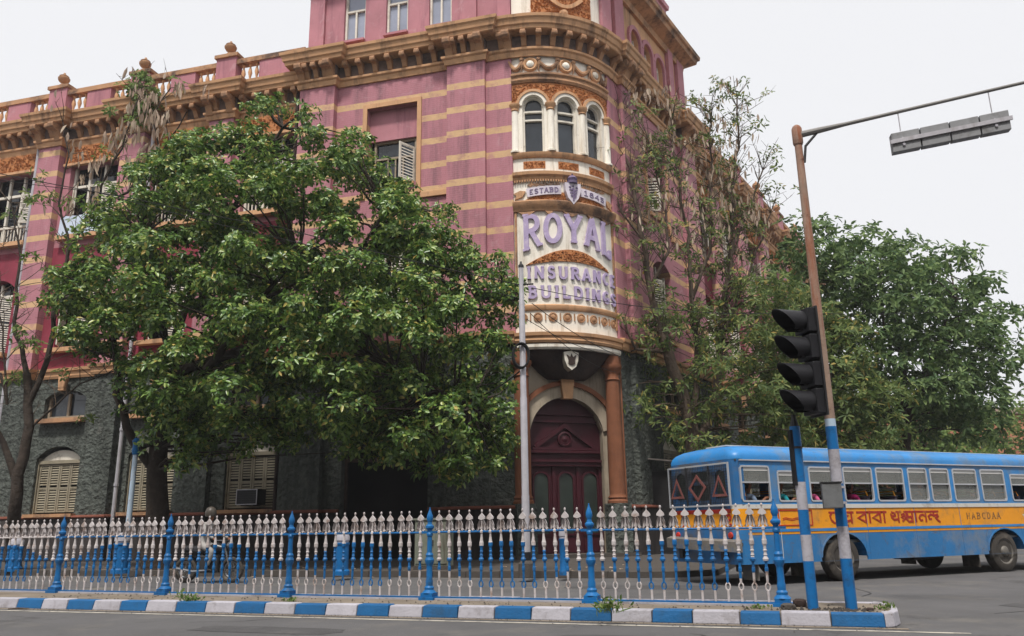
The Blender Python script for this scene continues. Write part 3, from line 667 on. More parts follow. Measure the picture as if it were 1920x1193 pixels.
mb.add([(p.x, p.y, z) for z in (20.0, 25.0) for p in tw2], [tuple(range(8, 16))] + [(i, (i+1) % 8, (i+1) % 8+8, i+8) for i in range(8)]); mb.build('tower_rooms', M['room'], bld)
# ================================================================ the curved bay with the sign
WC = [.82, 2.16, 3.5]; WW = .42
mb = MB(); wall_panel(mb, AF, 0, AL, 7.35, 19.3, [(c-WW, c+WW, 15.05, 17.45, WW) for c in WC], 0, .28); bay = mb.build('bay_wall', M['cream'], bld)
def arc_band(name, z0, prof, mt, s0=0, s1=AL):
    k = max(2, int((s1-s0)/.2)); xy = [AF.pt(s0+(s1-s0)*q/k, 0, 0).xy for q in range(k+1)]
    mb = MB(); mb.sweep(xy, [(d, h) for d, h in prof], z=z0); return mb.build(name, M[mt], bld, smooth=True, angle=30)
arc_band('bay_lip', 7.33, [(-.02, 0), (.08, 0), (.13, .07), (.13, .17), (.06, .22), (-.02, .22)], 'cream')
arc_band('bay_moulding', 7.56, [(-.02, 0), (.16, 0), (.2, .08), (.17, .2), (.24, .24), (.26, .36), (-.02, .4)], 'ochre')
arc_band('bay_band', 8.78, [(-.02, 0), (.05, 0), (.09, .08), (.09, .18), (-.02, .24)], 'ochre')
arc_band('sign_frame', 12.62, [(-.02, 0), (.1, .0), (.14, .12), (.2, .2), (.22, .34), (.12, .42), (-.02, .44)], 'ochre_dark')
arc_band('bay_cornice', 13.88, [(-.02, 0), (.05, 0), (.08, .12), (.18, .18), (.2, .3), (-.02, .34)], 'ochre')
arc_band('bay_sill', 14.8, [(-.02, 0), (.06, 0), (.12, .08), (.14, .2), (-.02, .24)], 'ochre')
arc_band('arcade_band', 18.0, [(-.02, 0), (.06, 0), (.12, .1), (.1, .24), (.17, .3), (.17, .38), (-.02, .4)], 'ochre_dark')
# dentil teeth under the cornice of the bay
mb = MB()
for q in range(44): a = .05+q*(AL-.1)/44; mb.box(AF, a, a+.05, .0, .1, 13.8, 13.88)
o = mb.build('dentils', M['ochre'], bld); o['kind'] = 'stuff'
# scallops that hang from the sign frame
for q in range(5):
    c = .5+q*.83; w = .34 if q % 2 == 0 else .17; h = .2 if q % 2 == 0 else .16
    mb = MB(); mb.prism(AF, [(c-w+2*w*t/8, 12.63-h*math.sin(math.pi*t/8)) for t in range(9)], 0, .09); mb.build('scallop', M['ochre_dark'], bld)
# side edging of the sign panel
for a in (.03, AL-.11):
    mb = MB(); mb.box(AF, a, a+.08, -.01, .06, 8.3, 12.62); mb.build('sign_edge', M['ochre_dark'], bld)
# roundels below the sign
for q in range(8):
    a = .28+q*(AL-.56)/7
    mb = MB(); mb.lathe(AF.pt(a, -.01, 8.52), [(.17, 0), (.17, .05), (.13, .06), (.12, .03), (.06, .06), (.0, .07)], 14, ax=AF.nrm(a)); mb.build('roundel', M['ochre_dark'], bld)
    if q < 7:
        mb = MB(); mb.box(AF, a+.25, a+.29, -.01, .05, 8.4, 8.66); mb.build('fillet', M['ochre_dark'], bld)
# inset carved panels under the arcade
for c in WC:
    mb = MB(); mb.box(AF, c-.42, c+.42, -.01, .015, 14.36, 14.66); mb.studs(AF, lambda a, z: True, c-.38, c+.38, 14.4, 14.62, .015, .06, int(c*10)); mb.build('carved_panel', M['carved'], bld)
# windows, archivolts, engaged columns
for c in WC:
    mb = MB()
    for x in (c-WW, c+WW-.07): mb.box(AF, x, x+.07, -.3, -.12, 15.05, 17.03)
    for q in (15.05, 16.42, 16.78): mb.box(AF, c-WW+.07, c+WW-.07, -.29, -.13, q, q+.07)
    arch_ring(mb, AF, c, 17.03, WW-.075, WW-.075, .07, -.3, -.12)
    o = mb.build('window', M['white_old'], bld)
    mb = MB(); mb.box(AF, c-WW+.02, c+WW-.02, -.3, -.24, 15.07, 17.42); mb.build('pane', M['glass'], o)
    mb = MB(); arch_ring(mb, AF, c, 17.03, WW+.0, WW+.0, .13, -.02, .06); mb.build('arch_moulding', M['cream'], o)
    mb = MB(); arch_ring(mb, AF, c, 17.03, WW+.131, WW+.131, .1, -.02, .1); mb.build('archivolt', M['ochre'], o)
for a in (.1, 1.49, 2.83, AL-.1):
    mb = MB(); p = AF.pt(a, .0, 15.04)
    mb.lathe(p, [(.2, 0), (.2, .07), (.16, .1), (.15, .14), (.135, 1.75)], 12, 0); mb.lathe(p+Z*1.75, [(.14, 0), (.17, .04), (.15, .08), (.19, .18), (.23, .25), (.23, .3)], 12, 1)
    mb.build('bay_column', [M['cream'], M['ochre']], bld, smooth=True)
def arch_top(a): return max([17.06] + [17.03+math.sqrt(max(0, .66**2-(a-c)**2)) for c in WC])
for x0, x1 in ((0, WC[0]), (WC[0], WC[1]), (WC[1], WC[2]), (WC[2], AL)):
    aa = [x0+(x1-x0)*q/14 for q in range(15)]
    mb = MB(); mb.strip(AF, [(a, arch_top(a)+.035) for a in aa], [(a, 17.985) for a in aa], 0, .02); mb.studs(AF, lambda a, z: z > arch_top(a)+.08, x0, x1, 17.2, 17.93, .02, .07, int(x1*10)); mb.build('spandrel', M['carved'], bld)
# swag frieze
for c in (.75, 2.16, 3.57):
    p = AF.pt(c, 0, 18.78); v = AF.nrm(c)
    mb = MB(); mb.lathe(p, [(.3, 0), (.3, .06), (.25, .12), (.19, .09), (.18, .05)], 18, 0, ax=v); mb.lathe(p+v*.04, [(.17, 0), (.14, .08), (.07, .12), (0, .13)], 14, 1, ax=v); mb.build('medallion', [M['ochre'], M['cream']], bld, smooth=True)
for c0, c1 in ((-.1, .48), (1.02, 1.9), (2.42, 3.3), (3.84, AL+.05)):
    mb = MB(); pts = [AF.pt(c0+(c1-c0)*q/10, .06, 19.02-.42*math.sin(math.pi*q/10)) for q in range(11)]
    mb.tube(pts, [.05+.05*math.sin(math.pi*q/10) for q in range(11)], 8); mb.build('swag', M['ochre_dark'], bld, smooth=True)
for c in (.42, 1.08, 1.83, 2.49, 3.24, 3.9):
    mb = MB(); mb.lathe(AF.pt(c, .05, 19.0), [(.09, -.02), (.1, .04), (.05, .09)], 8, ax=AF.nrm(c)); mb.tube([AF.pt(c, .06, 18.98), AF.pt(c+.02, .07, 18.75), AF.pt(c-.02, .05, 18.5)], [.05, .06, .02], 6); mb.build('drop', M['ochre_dark'], bld)

# ---- lettering drawn with strokes (unit height), raised from the wall and bent with it
def arcpts(cx, cy, rx, ry, a0, a1, k=12): return [(cx+rx*math.cos(R(a0+(a1-a0)*q/k)), cy+ry*math.sin(R(a0+(a1-a0)*q/k))) for q in range(k+1)]
GL = {
 'R': (.72, [[(.14, 0), (.14, 1)], [(.14, .93)] + arcpts(.36, .72, .24, .21, 90, -90) + [(.14, .51)], [(.34, .5), (.68, .0)]], [(.0, .28, 0), (.0, .14, 1), (.56, .8, 0)]),
 'O': (.8, [arcpts(.4, .5, .31, .44, 0, 360, 22)], []),
 'Y': (.78, [[(.06, 1), (.39, .48)], [(.72, 1), (.39, .48)], [(.39, .5), (.39, 0)]], [(-.04, .2, 1), (.58, .82, 1), (.25, .53, 0)]),
 'A': (.8, [[(.08, 0), (.4, 1)], [(.4, 1), (.72, 0)], [(.2, .33), (.6, .33)]], [(-.04, .2, 0), (.6, .84, 0)]),
 'L': (.62, [[(.14, 1), (.14, 0)], [(.08, .07), (.56, .07)], [(.54, .02), (.54, .26)]], [(.0, .28, 1)]),
 'I': (.3, [[(.15, 0), (.15, 1)]], [(.0, .3, 0), (.0, .3, 1)]),
 'N': (.8, [[(.13, 0), (.13, 1)], [(.13, 1), (.66, 0)], [(.66, 0), (.66, 1)]], [(.0, .26, 0), (.53, .79, 1)]),
 'S': (.6, [arcpts(.3, .72, .2, .21, 20, 250, 12) + arcpts(.3, .28, .21, .22, 80, -160, 12)], []),
 'U': (.76, [[(.13, 1), (.13, .35)] + arcpts(.38, .33, .25, .27, 180, 360, 12) + [(.63, 1)]], [(.0, .26, 1), (.5, .76, 1)]),
 'C': (.68, [arcpts(.38, .5, .27, .43, 45, 315, 18)], []),
 'E': (.62, [[(.14, 0), (.14, 1)], [(.1, .93), (.56, .93)], [(.1, .5), (.44, .5)], [(.1, .07), (.58, .07)]], []),
 'B': (.66, [[(.14, 0), (.14, 1)], [(.1, .93)] + arcpts(.34, .73, .2, .2, 90, -90) + [(.14, .52)], [(.14, .52)] + arcpts(.35, .29, .23, .22, 90, -90) + [(.1, .07)]], [(.0, .14, 0), (.0, .14, 1)]),
 'D': (.74, [[(.14, 0), (.14, 1)], [(.08, .93)] + arcpts(.32, .5, .32, .43, 90, -90, 14) + [(.08, .07)]], []),
 'G': (.72, [arcpts(.38, .5, .27, .43, 45, 330, 18), [(.62, .08), (.62, .42), (.42, .42)]], []),
 'T': (.66, [[(.33, 0), (.33, 1)], [(.04, .93), (.62, .93)]], [(.2, .46, 0)]),
 'H': (.76, [[(.13, 0), (.13, 1)], [(.63, 0), (.63, 1)], [(.13, .5), (.63, .5)]], []),
 '1': (.4, [[(.1, .8), (.22, 1), (.22, 0)]], [(.08, .36, 0)]),
 '8': (.58, [arcpts(.29, .73, .17, .2, 0, 360, 16), arcpts(.29, .27, .21, .24, 0, 360, 16)], []),
 '4': (.6, [[(.42, 0), (.42, 1), (.06, .32), (.56, .32)]], []),
 '5': (.58, [[(.5, .93), (.14, .93), (.12, .55)] + arcpts(.28, .31, .22, .25, 110, -150, 12)], []),
}
def letter(ch, F, a, z, w, h, d0, d1, mt, parent, st=.17, serif=.09, flip=1, skew=None):
    gw, strokes, ser = GL[ch]; mb = MB(); kx = w/gw
    def T(x, y):
        zz = z+y*h
        if skew: zz = skew(a+flip*x*kx, y)
        return (a+flip*x*kx, zz)
    for q, sk in enumerate(strokes): mb.ribbon(F, [T(*p) for p in sk], st*h*.95 if st*h < st*w/gw*1.5 else st*w/gw*1.1, d0, d1-q*.0015)
    for q, (x0, x1, y) in enumerate(ser):
        yy = min(max(y, serif/2), 1-serif/2); mb.ribbon(F, [T(x0, yy), T(x1, yy)], serif*h, d0, d1+.002+q*.001)
    return mb.build('letter', M[mt] if isinstance(mt, str) else mt, parent)
sign = MB(); sign.prism(AF, [(a, 9.02) for a in (AL*q/16 for q in range(17))] + [(a, 12.6) for a in (AL-AL*q/16 for q in range(17))], 0, .002)
def base_z(s_): x = (s_-AL/2)/(AL/2); return 11.4-.55*x*x
def royal(s_, y): b = base_z(s_); return b + y*(12.5-b)
x = .33
for ch, w in zip('ROYAL', (.74, .78, .76, .78, .6)):
    letter(ch, AF, x, 0, w*.88, 1.15, 0, .09, 'lavender', bld, st=.165, serif=.075, skew=royal); x += w+.03
k = 16
lz = lambda a, e: 10.5+e*math.sin(math.pi*(a-.42)/3.48); aa = [.42+3.48*q/k for q in range(k+1)]
mb = MB(); mb.strip(AF, [(a, lz(a, .16)) for a in aa], [(a, lz(a, .62)+.004) for a in aa], 0, .04); mb.studs(AF, lambda a, z: lz(a, .18) < z < lz(a, .58), .45, 3.85, 10.5, 11.1, .04, .07, 3); mb.build('carved_lens', M['carved'], bld)
def line(word, s0, s1, z, h, mt):
    tot = sum(GL[c][0] for c in word); gap = .26; u = (s1-s0)/(tot+gap*(len(word)-1)); x = s0
    for c in word: letter(c, AF, x, z, GL[c][0]*u, h, 0, .07, mt, bld, st=.2, serif=.12); x += (GL[c][0]+gap)*u
line('INSURANCE', .46, AL-.1, 9.96, .48, 'lavender'); line('BUILDINGS', .48, AL-.08, 9.22, .48, 'lavender')
# crest zone: ribbons with ESTABD / 1845, shield, crown, leaves
M['banner'] = mat('pale_lilac_banner', S(206, 198, 208), .7, .1, 3, stain=S(150, 140, 150), ss=2); M['crest_dark'] = mat('faded_violet_paint', S(112, 98, 128), .7, .2, 4)
def ban(s_, sg): t = (s_-AL/2)*sg; return 13.5-.18*(t/1.9)**2 - .03
for sg, word in ((-1, 'ESTABD'), (1, '1845')):
    lo, hi = (AL/2-1.65, AL/2-.38) if sg < 0 else (AL/2+.42, AL/2+1.65)
    mb = MB(); pts = [(lo+(hi-lo)*q/10, ban(lo+(hi-lo)*q/10, sg)) for q in range(11)]; mb.ribbon(AF, pts, .34, .0, .1); o = mb.build('banner', M['banner'], bld)
    u = (hi-lo-.16)/len(word); x = lo+.09
    for c in word:
        letter(c, AF, x, 0, u*.86, .2, .09, .115, 'crest_dark', o, st=.17, serif=.12, skew=lambda s_, y, sg=sg: ban(s_, sg)-.1+y*.2); x += u
    mb = MB(); e = lo-.05 if sg < 0 else hi+.05
    mb.prism(AF, [(e, 13.42), (e+sg*.12, 13.2), (e+sg*.42, 13.12), (e+sg*.34, 13.26), (e+sg*.45, 13.36), (e+sg*.2, 13.46)], 0, .07); mb.build('ribbon_tail', M['ochre'], bld)
    for q in range(5):
        a = lo+.15+q*.24; mb = MB(); mb.prism(AF, [(a-.14, 13.66), (a, 13.6+.02*q), (a+.16, 13.72), (a+.02, 13.78)], 0, .05+.01*(q % 2)); mb.build('leaf', M['ochre_dark'], bld)
aa = [AL/2-1.7+3.4*q/16 for q in range(17)]; mb = MB(); mb.strip(AF, [(a, 13.07) for a in aa], [(a, 13.1+.3*math.sin(math.pi*(a-aa[0])/3.4)) for a in aa], 0, .03); mb.studs(AF, lambda a, z: z < 13.08+.28*math.sin(math.pi*(a-aa[0])/3.4), aa[0], aa[-1], 13.08, 13.4, .03, .07, 6); mb.build('crest_ground', M['carved'], bld)
sh = [(-.3, 13.72), (.3, 13.72), (.29, 13.4), (.2, 13.12), (0, 12.86), (-.2, 13.12), (-.29, 13.4)]
mb = MB(); mb.prism(AF, [(AL/2+x+.04, z) for x, z in sh], 0, .24); shield = mb.build('shield', M['banner'], bld)
mb = MB(); 
for (x, z, r_) in ((-.12, 13.55, .05), (.14, 13.55, .05), (0, 13.6, .04)): mb.lathe(AF.pt(AL/2+.04+x, .235, z), [(r_, 0), (r_*.6, .03)], 8, ax=AF.nrm(AL/2))
for zz in (13.42, 13.3, 13.18): mb.ribbon(AF, [(AL/2+.04-.14+(13.42-zz)*.2, zz), (AL/2+.04-.03, zz+.05), (AL/2+.04+.05, zz-.03), (AL/2+.04+.15-(13.42-zz)*.2, zz+.04)], .06, .235, .26)
mb.ribbon(AF, [(AL/2+.04, 13.52), (AL/2+.04, 13.0)], .05, .235, .265); mb.build('shield_device', M['crest_dark'], shield)
mb = MB(); mb.lathe(AF.pt(AL/2+.04, .16, 13.72), [(.2, 0), (.21, .08), (.16, .1), (.2, .2), (.12, .3), (.03, .34), (.05, .4)], 12); mb.build('crown', M['crest_dark'], shield, smooth=True)

# ---- the entrance under the bay
mb = MB(); wall_panel(mb, BF, -2.2, 2.2, .1, 7.35, [(-1.45, 1.4, .1, 5.75, 1.2)], -.35, .3); mb.build('porch_wall', M['porch'], bld)
mb = MB(); arch_ring(mb, BF, -.025, 4.55, 1.93, 1.62, .17, -.4, -.18, k=20); mb.build('porch_arch', M['column'], bld)
mb = MB(); arch_ring(mb, BF, -.025, 4.55, 1.43, 1.2, .46, -.36, -.27, k=20); mb.build('arch_face', M['porch'], bld)
mb = MB(); mb.prism(BF, [(-.2, 5.68), (.15, 5.68), (.24, 6.4), (-.29, 6.4)], -.4, -.1); mb.build('keystone', M['ochre'], bld)
cap = [AF.pt(AL*q/16, -.02, 7.36) for q in range(17)] + [BF.pt(2.0, -.5, 7.36), BF.pt(-2.0, -.5, 7.36)]
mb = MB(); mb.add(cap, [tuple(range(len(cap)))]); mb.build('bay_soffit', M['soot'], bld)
mb = MB(); rings = []
for t, z in ((0, 7.34), (.12, 7.3), (.3, 7.12), (.5, 6.9), (.72, 6.62), (.9, 6.45), (1, 6.38)):
    w = 2.0*(1-t)+.72*t; b = .66*(1-t)+.12*t
    if t == 0: w, b = 1.98, .62
    rings.append([BF.pt(w*math.sin(-R(90)+R(180)*q/16), -.35+(b+.35)*math.cos(-R(90)+R(180)*q/16)**.8 if q not in (0, 16) else -.35, z) for q in range(17)])
vs_ = [p for r_ in rings for p in r_]; fs_ = [(i*17+q, i*17+q+1, (i+1)*17+q+1, (i+1)*17+q) for i in range(len(rings)-1) for q in range(16)] + [tuple(range(6*17, 7*17))]
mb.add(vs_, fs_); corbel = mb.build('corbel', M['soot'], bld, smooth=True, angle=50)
mb = MB(); mb.prism(BF, [(-.15+x*.85, 6.93+(z-13.3)*.85) for x, z in [(-.34, 13.66), (0, 13.74), (.34, 13.66), (.3, 13.3), (.2, 13.05), (0, 12.9), (-.2, 13.05), (-.3, 13.3)]], -.1, .62); mb.build('corbel_shield', M['white_old'], bld)
mb = MB(); mb.prism(BF, [(-.15+x*.55, 6.95+(z-13.3)*.55) for x, z in [(-.34, 13.66), (-.1, 13.5), (0, 13.74), (.1, 13.5), (.34, 13.66), (.22, 13.3), (.24, 13.05), (0, 12.95), (-.24, 13.05), (-.22, 13.3)]], .6, .65); mb.build('shield_emblem', M['soot'], bld)
# porch columns
for a in (-1.86, 1.72):
    p = BF.pt(a, .0, 0)
    mb = MB(); mb.box(BF, a-.36, a+.36, -.36, .36, .12, 1.95); mb.build('column_pedestal', M['grey_wall'], bld)
    mb = MB(); mb.lathe(p+Z*1.95, [(.36, 0), (.36, .08), (.31, .14), (.34, .2), (.29, .28), (.285, .34), (.29, 1.6), (.27, 3.4), (.25, 4.4)], 20); mb.build('column', M['column'], bld, smooth=True)
    mb = MB(); mb.lathe(p+Z*6.35, [(.25, 0), (.29, .05), (.26, .1), (.26, .3), (.34, .42), (.38, .5), (.38, .6), (.3, .61), (.28, .98)], 20); mb.build('column_capital', M['column'], bld, smooth=True)
for a in (-2.1, 1.98):
    mb = MB(); mb.box(BF, a, a+.14, -.36, -.02, 1.9, 7.3); mb.build('porch_pilaster', M['column'], bld)
# the door
door = MB(); door.box(BF, -1.46, 1.41, -.72, -.6, .14, 5.75); door = door.build('door', M['door'], bld)
def dpart(name, fn, mt='door'):
    mb = MB(); fn(mb); return mb.build(name, M[mt], door)
dpart('door_cornice', lambda b: (b.box(BF, -1.4, 1.35, -.6, -.45, 3.28, 3.42), b.box(BF, -1.4, 1.35, -.6, -.4, 3.42, 3.5), b.box(BF, -1.4, 1.35, -.6, -.5, 3.75, 3.85)))
dpart('door_pediment', lambda b: (b.ribbon(BF, [(-1.2, 3.95), (-.03, 4.75), (1.15, 3.95)], .14, -.6, -.5), b.box(BF, -1.3, 1.25, -.6, -.51, 3.86, 3.95), b.box(BF, -1.3, 1.25, -.6, -.52, 4.85, 4.93), b.box(BF, -1.2, 1.15, -.6, -.53, 5.12, 5.18)))
dpart('door_roundel', lambda b: (b.lathe(BF.pt(-.03, -.6, 4.25), [(.28, 0), (.28, .08), (.22, .1), (.2, .05), (.12, .06), (.0, .1)], 16, ax=NB)))
for q, c in enumerate((-.98, -.03, .92)):
    w = .3
    pts = [(c-w, .9), (c+w, .9), (c+w, 2.8)] + arcpts(c, 2.8, w, .28, 0, 180, 8)[1:-1] + [(c-w, 2.8)]
    dpart('door_pane', lambda b: b.prism(BF, pts, -.6, -.585), 'glass_green')
    dpart('pane_frame', lambda b: b.ribbon(BF, pts, .07, -.6, -.54, closed=True))
for c in (-1.4, -.5, .44, 1.32): dpart('door_stile', lambda b: b.box(BF, c-.055, c+.055, -.6, -.54, .16, 3.28))
for c in (-.98, -.03, .92): dpart('door_panel', lambda b: b.box(BF, c-.3, c+.3, -.6, -.56, .3, .78))
# doorstep
mb = MB(); mb.box(BF, -2.3, 2.3, -.8, .5, .1, .26); mb.build('doorstep', M['pavement'], bld)
# drain pipes and the small parts on the walls
for a, d in ((16.55, .02), (9.4, .05), (20.95+1.9, .0)):
    mb = MB(); mb.tube([LF.pt(a, d, .15), LF.pt(a, d, 19.2)], .075, 8)
    for z in (1.2, 3.0, 5.2, 7.4, 9.6, 12, 14.5, 17): mb.lathe(LF.pt(a, d, z), [(.1, 0), (.1, .1)], 8)
    mb.build('drain_pipe', M['steel'] if a > 16 else M['soot'], bld, smooth=True)
# ================================================================ traffic island and painted kerb
KA, KB = Vector((-8.643, 14.516, 0)), Vector((4.369, 10.126, 0)); KD = (KB-KA).normalized(); KF = Fr(KA, KD, (KD.y, -KD.x))   # d outward = towards the road in front
def k_at(px):
    d = ray(px, 1160); n_ = KF.v; t = (KA-Vector((0, 0, CAM_H))).xy.dot(n_.xy)/d.xy.dot(n_.xy); p = Vector((0, 0, CAM_H))+d*t
    return (p-KA).xy.dot(KD.xy)
KX = [k_at(x) for x in (26, 73, 121, 170, 221, 270, 326, 382, 436, 493, 550, 608, 667, 727, 790, 857, 926, 995, 1069, 1146, 1222, 1298, 1387, 1464, 1558, 1660)]
KEND = k_at(1700); IW = 1.62; IZ = .145
isl = MB(); pts = [(-16, 0), (KX[-1], 0)] + [(KX[-1]+(KEND-KX[-1])*math.sin(R(t)), -IW/2+IW/2*math.cos(R(t))) for t in range(10, 180, 10)] + [(KX[-1], -IW), (-16, -IW)]
def inset(p, e): return [(a, min(-e, max(-IW+e, d))) for a, d in p]
top = inset(pts, .1)
k = len(pts)
isl.add([KF.pt(a, d, z) for z in (0, IZ) for a, d in [(a if a < KX[-1] else KX[-1]+(a-KX[-1])*.75, d) for a, d in top]], [tuple(range(k, 2*k))] + [(i, (i+1) % k, (i+1) % k+k, i+k) for i in range(k)])
island = structure(isl.build('traffic_island', M['island']))
def kerb_block(a0, a1, colour):
    mb = MB(); g_ = .004; j = [random.uniform(-.008, .008) for _ in range(4)]
    lo = [(a0+g_, 0), (a1-g_, 0), (a1-g_, -.24), (a0+g_, -.24)]; hi = [(a0+g_+.006, -.035+j[0]), (a1-g_-.006, -.035+j[1]), (a1-g_, -.235), (a0+g_, -.235)]
    mb.hexa([KF.pt(a, d, 0) for a, d in lo] + [KF.pt(a, d, .156+j[2]*.7) for a, d in hi])
    return mb.build('kerb_block', M[colour], island, bevel=.014)
xs = [KX[0]-.62*q for q in range(9, 0, -1)] + KX
for i in range(len(xs)-1): kerb_block(xs[i], xs[i+1], 'kerb_blue' if (i-9) % 2 == 0 else 'kerb_white')
# the rounded nose: white stones round the end, plain stones along the back
nose = [(KX[-1]+(KEND-KX[-1])*math.sin(R(t)), -IW/2+IW/2*math.cos(R(t))) for t in (0, 30, 60, 90, 120, 150, 180)]
for q in range(6):
    (a0, d0), (a1, d1) = nose[q], nose[q+1]; c = Vector((KX[-1]-.1, -IW/2)); e = lambda p, s_: (c+(Vector(p)-c)*s_)
    i0, i1 = e((a0, d0), .72), e((a1, d1), .72); t0, t1 = e((a0, d0), .96), e((a1, d1), .96)
    mb = MB(); mb.hexa([KF.pt(a0, d0, 0), KF.pt(a1, d1, 0), KF.pt(i1.x, i1.y, 0), KF.pt(i0.x, i0.y, 0), KF.pt(t0.x, t0.y, .165), KF.pt(t1.x, t1.y, .165), KF.pt(i1.x, i1.y, .165), KF.pt(i0.x, i0.y, .165)])
    mb.build('kerb_block', M['kerb_white'], island, bevel=.014)
for q in range(24):
    a1 = KX[-1]-q*.85; mb = MB(); mb.box(KF, a1-.84, a1, -IW, -IW+.16, 0, .16+random.uniform(-.01, .006)); mb.build('kerb_block', M['kerb_white'], island, bevel=.012)
# thin worn paint line and grit along the gutter
M['line'] = mat('worn_road_paint', S(176, 170, 158), .9, .2, 3, stain=S(112, 110, 108), ss=3.5, sa=1.0, cut=.47)
mb = MB(); mb.box(KF, -15, KEND+.6, .3, .38, .003, .005); structure(mb.build('road_line', M['line']))
mb = MB(); mb.box(KF, -15, KEND, .012, .13, .002, .006); structure(mb.build('gutter', M['island']))

# ================================================================ cast-iron railing
FA = Vector((-8.76373, 16.00453, 0)); FS = Vector((2.46591911, -0.93386153, 0)); FLn = FS.length; FU = FS.normalized(); FF = Fr(FA, FU, (FU.y, -FU.x))
rail = thing('railing', 'blue and white cast-iron railing with spearhead balusters along the traffic island', 'railing', (FA.x, FA.y, IZ))
ROT = math.atan2(FU.y, FU.x)
def post_mesh():
    mb = MB(); mb.box(O0, -.125, .125, -.125, .125, 0, .05); mb.box(O0, -.1, .1, -.1, .1, .05, .12)
    mb.lathe((0, 0, .12), [(.115, 0), (.09, .05), (.095, .09), (.07, .12), (.072, .2), (.06, .24), (.058, .44), (.062, .48), (.085, .52), (.092, .57), (.07, .62), (.078, .66), (.052, .7), (.046, .98), (.06, 1.0), (.062, 1.03), (.045, 1.06), (.05, 1.1), (.085, 1.14), (.085, 1.17), (.05, 1.2), (.042, 1.24), (.065, 1.3), (.058, 1.36), (.03, 1.43), (.012, 1.48), (.014, 1.5), (.0, 1.51)], 14)
    mb.v = [(x*(.8 if z > .13 else 1), y*(.8 if z > .13 else 1), z*.862) for x, y, z in mb.v]
    mb.box(O0, -.13, .13, -.03, .03, 1.0, 1.035)
    return mb
POST = proto('post', post_mesh(), M['rail_blue'], smooth=True)
POST.data.set_sharp_from_angle(angle=R(28))
def baluster_mesh(e):
    hi = .60+e/6*.33; lo = .46-e/6*.32
    mf = lambda z: 1 if lo < z < hi else 0
    mb = MB()
    prof = [(.019, .04), (.018, .2)]
    mb.lathe((0, 0, 0), prof, 8, mfun=mf)
    ring = [(.034*math.cos(2*math.pi*q/12), .25+.05*math.sin(2*math.pi*q/12)) for q in range(12)]
    vs0 = len(mb.f); mb.tube([(x, 0, z) for x, z in ring+ring[:1]], .012, 6, 1 if lo < .25 else 0, caps=False)
    mb.lathe((0, 0, 0), [(.016, .3), (.02, .36), (.02, .44), (.028, .46), (.028, .5), (.021, .52), (.021, .585), (.04, .6), (.046, .625), (.03, .65), (.022, .67), (.032, .68), (.022, .70), (.022, .73), (.032, .74), (.022, .76), (.024, .80), (.038, .83), (.038, .88), (.03, .9), (.02, .97), (.016, 1.03)], 8, mfun=mf)
    for s_ in (-1, 1):
        mb.ribbon(O0, [(s_*.078, 1.07), (s_*.054, 1.095), (s_*.055, 1.15), (s_*.036, 1.2), (s_*.014, 1.235)], .03, -.017, .017); mb.ribbon(O0, [(s_*.0, 1.08), (s_*.022, 1.11), (s_*.022, 1.16), (s_*.006, 1.2)], .018, -.015, .015)
        mb.prism(O0, [(0, 1.225), (s_*.062, 1.245), (s_*.058, 1.275), (s_*.03, 1.305), (0, 1.335)], -.018, .018, back=True)
    mb.lathe((0, 0, 1.03), [(.03, 0), (.03, .03), (.014, .05), (.012, .27), (.008, .31), (.018, .33), (.018, .35), (.0, .365)], 8)
    mb.v = [(x*.9, y*.9, z*.972) for x, y, z in mb.v]
    return mb
BALS = [proto('baluster', baluster_mesh(e), [M['rail_white'], M['rail_blue']]) for e in range(7)]
for i in range(-2, 6): copy_at(POST, rail, FF.pt(i*FLn, 0, IZ)-rail.location, ROT, 'post', (1, 1, 1))
for i in range(-2, 5):
    a0, a1 = i*FLn, (i+1)*FLn
    mb = MB(); mb.tube([FF.pt(a0+.08, 0, IZ+1.018), FF.pt(a1-.08, 0, IZ+1.018+random.uniform(-.006, .006))], .016, 8); mb.build('top_rail', M['rail_white'] if i < 0 else M['rail_blue'], rail)
    mb = MB(); mb.box(FF, a0+.1, a1-.1, -.02, .02, IZ+.028, IZ+.05); mb.build('bottom_rail', M['rail_blue'], rail)
    for j in range(14):
        e = min(j, 13-j); a = a0 + FLn*(j+1.0)/15
        o = copy_at(BALS[e], rail, FF.pt(a, 0, IZ+.0)-rail.location, ROT+random.uniform(-.08, .08), 'baluster')
        o.rotation_euler.y = random.uniform(-.02, .02)
# strip of whitewashed bricks under the railing
mb = MB(); mb.box(FF, -2*FLn, 5*FLn+.1, -.09, .06, .1, IZ+.026); o = mb.build('footing', M['kerb_white'], island)

# ================================================================ signal poles
SP = Vector((4.2712, 10.8203, 0)); SQ = Vector((3.808, 10.8934, 0))
def zat(px, py, y): return at_y(px, py, y).z
tl = thing('signal_pole', 'tall rusty signal pole with blue and white bands and long overhead arm', 'signal pole', (SP.x, SP.y, IZ))
def banded(cuts, base_m, top_m):
    def f(z):
        for (z1, mm) in cuts:
            if z < z1: return mm
        return top_m
    return f
cuts = [(zat(1590, 1047, SP.y), 1), (zat(1583, 987, SP.y), 0), (zat(1573, 907, SP.y), 1), (zat(1562, 843, SP.y), 0), (zat(1556, 800, SP.y), 1), (zat(1553, 786, SP.y), 3)]
zs = sorted({IZ-.05, *[c[0] for c in cuts], *[.5*q for q in range(1, 14)], 6.8})
rads = lambda z: .072 if z < 2 else .072-.02*(z-2)/5
mb = MB(); mb.lathe((SP.x, SP.y, 0), [(rads(z), z) for z in zs], 14, mfun=banded(cuts, 1, 2))
M['pole_pale'] = mat('pale_blue_chalky_paint', S(176, 196, 214), .7, .1, 3, stain=S(150, 110, 90), ss=3, sa=.8)
pole = mb.build('pole', [M['kerb_white'], M['rail_blue'], M['rust'], M['pole_pale']], tl, smooth=True)
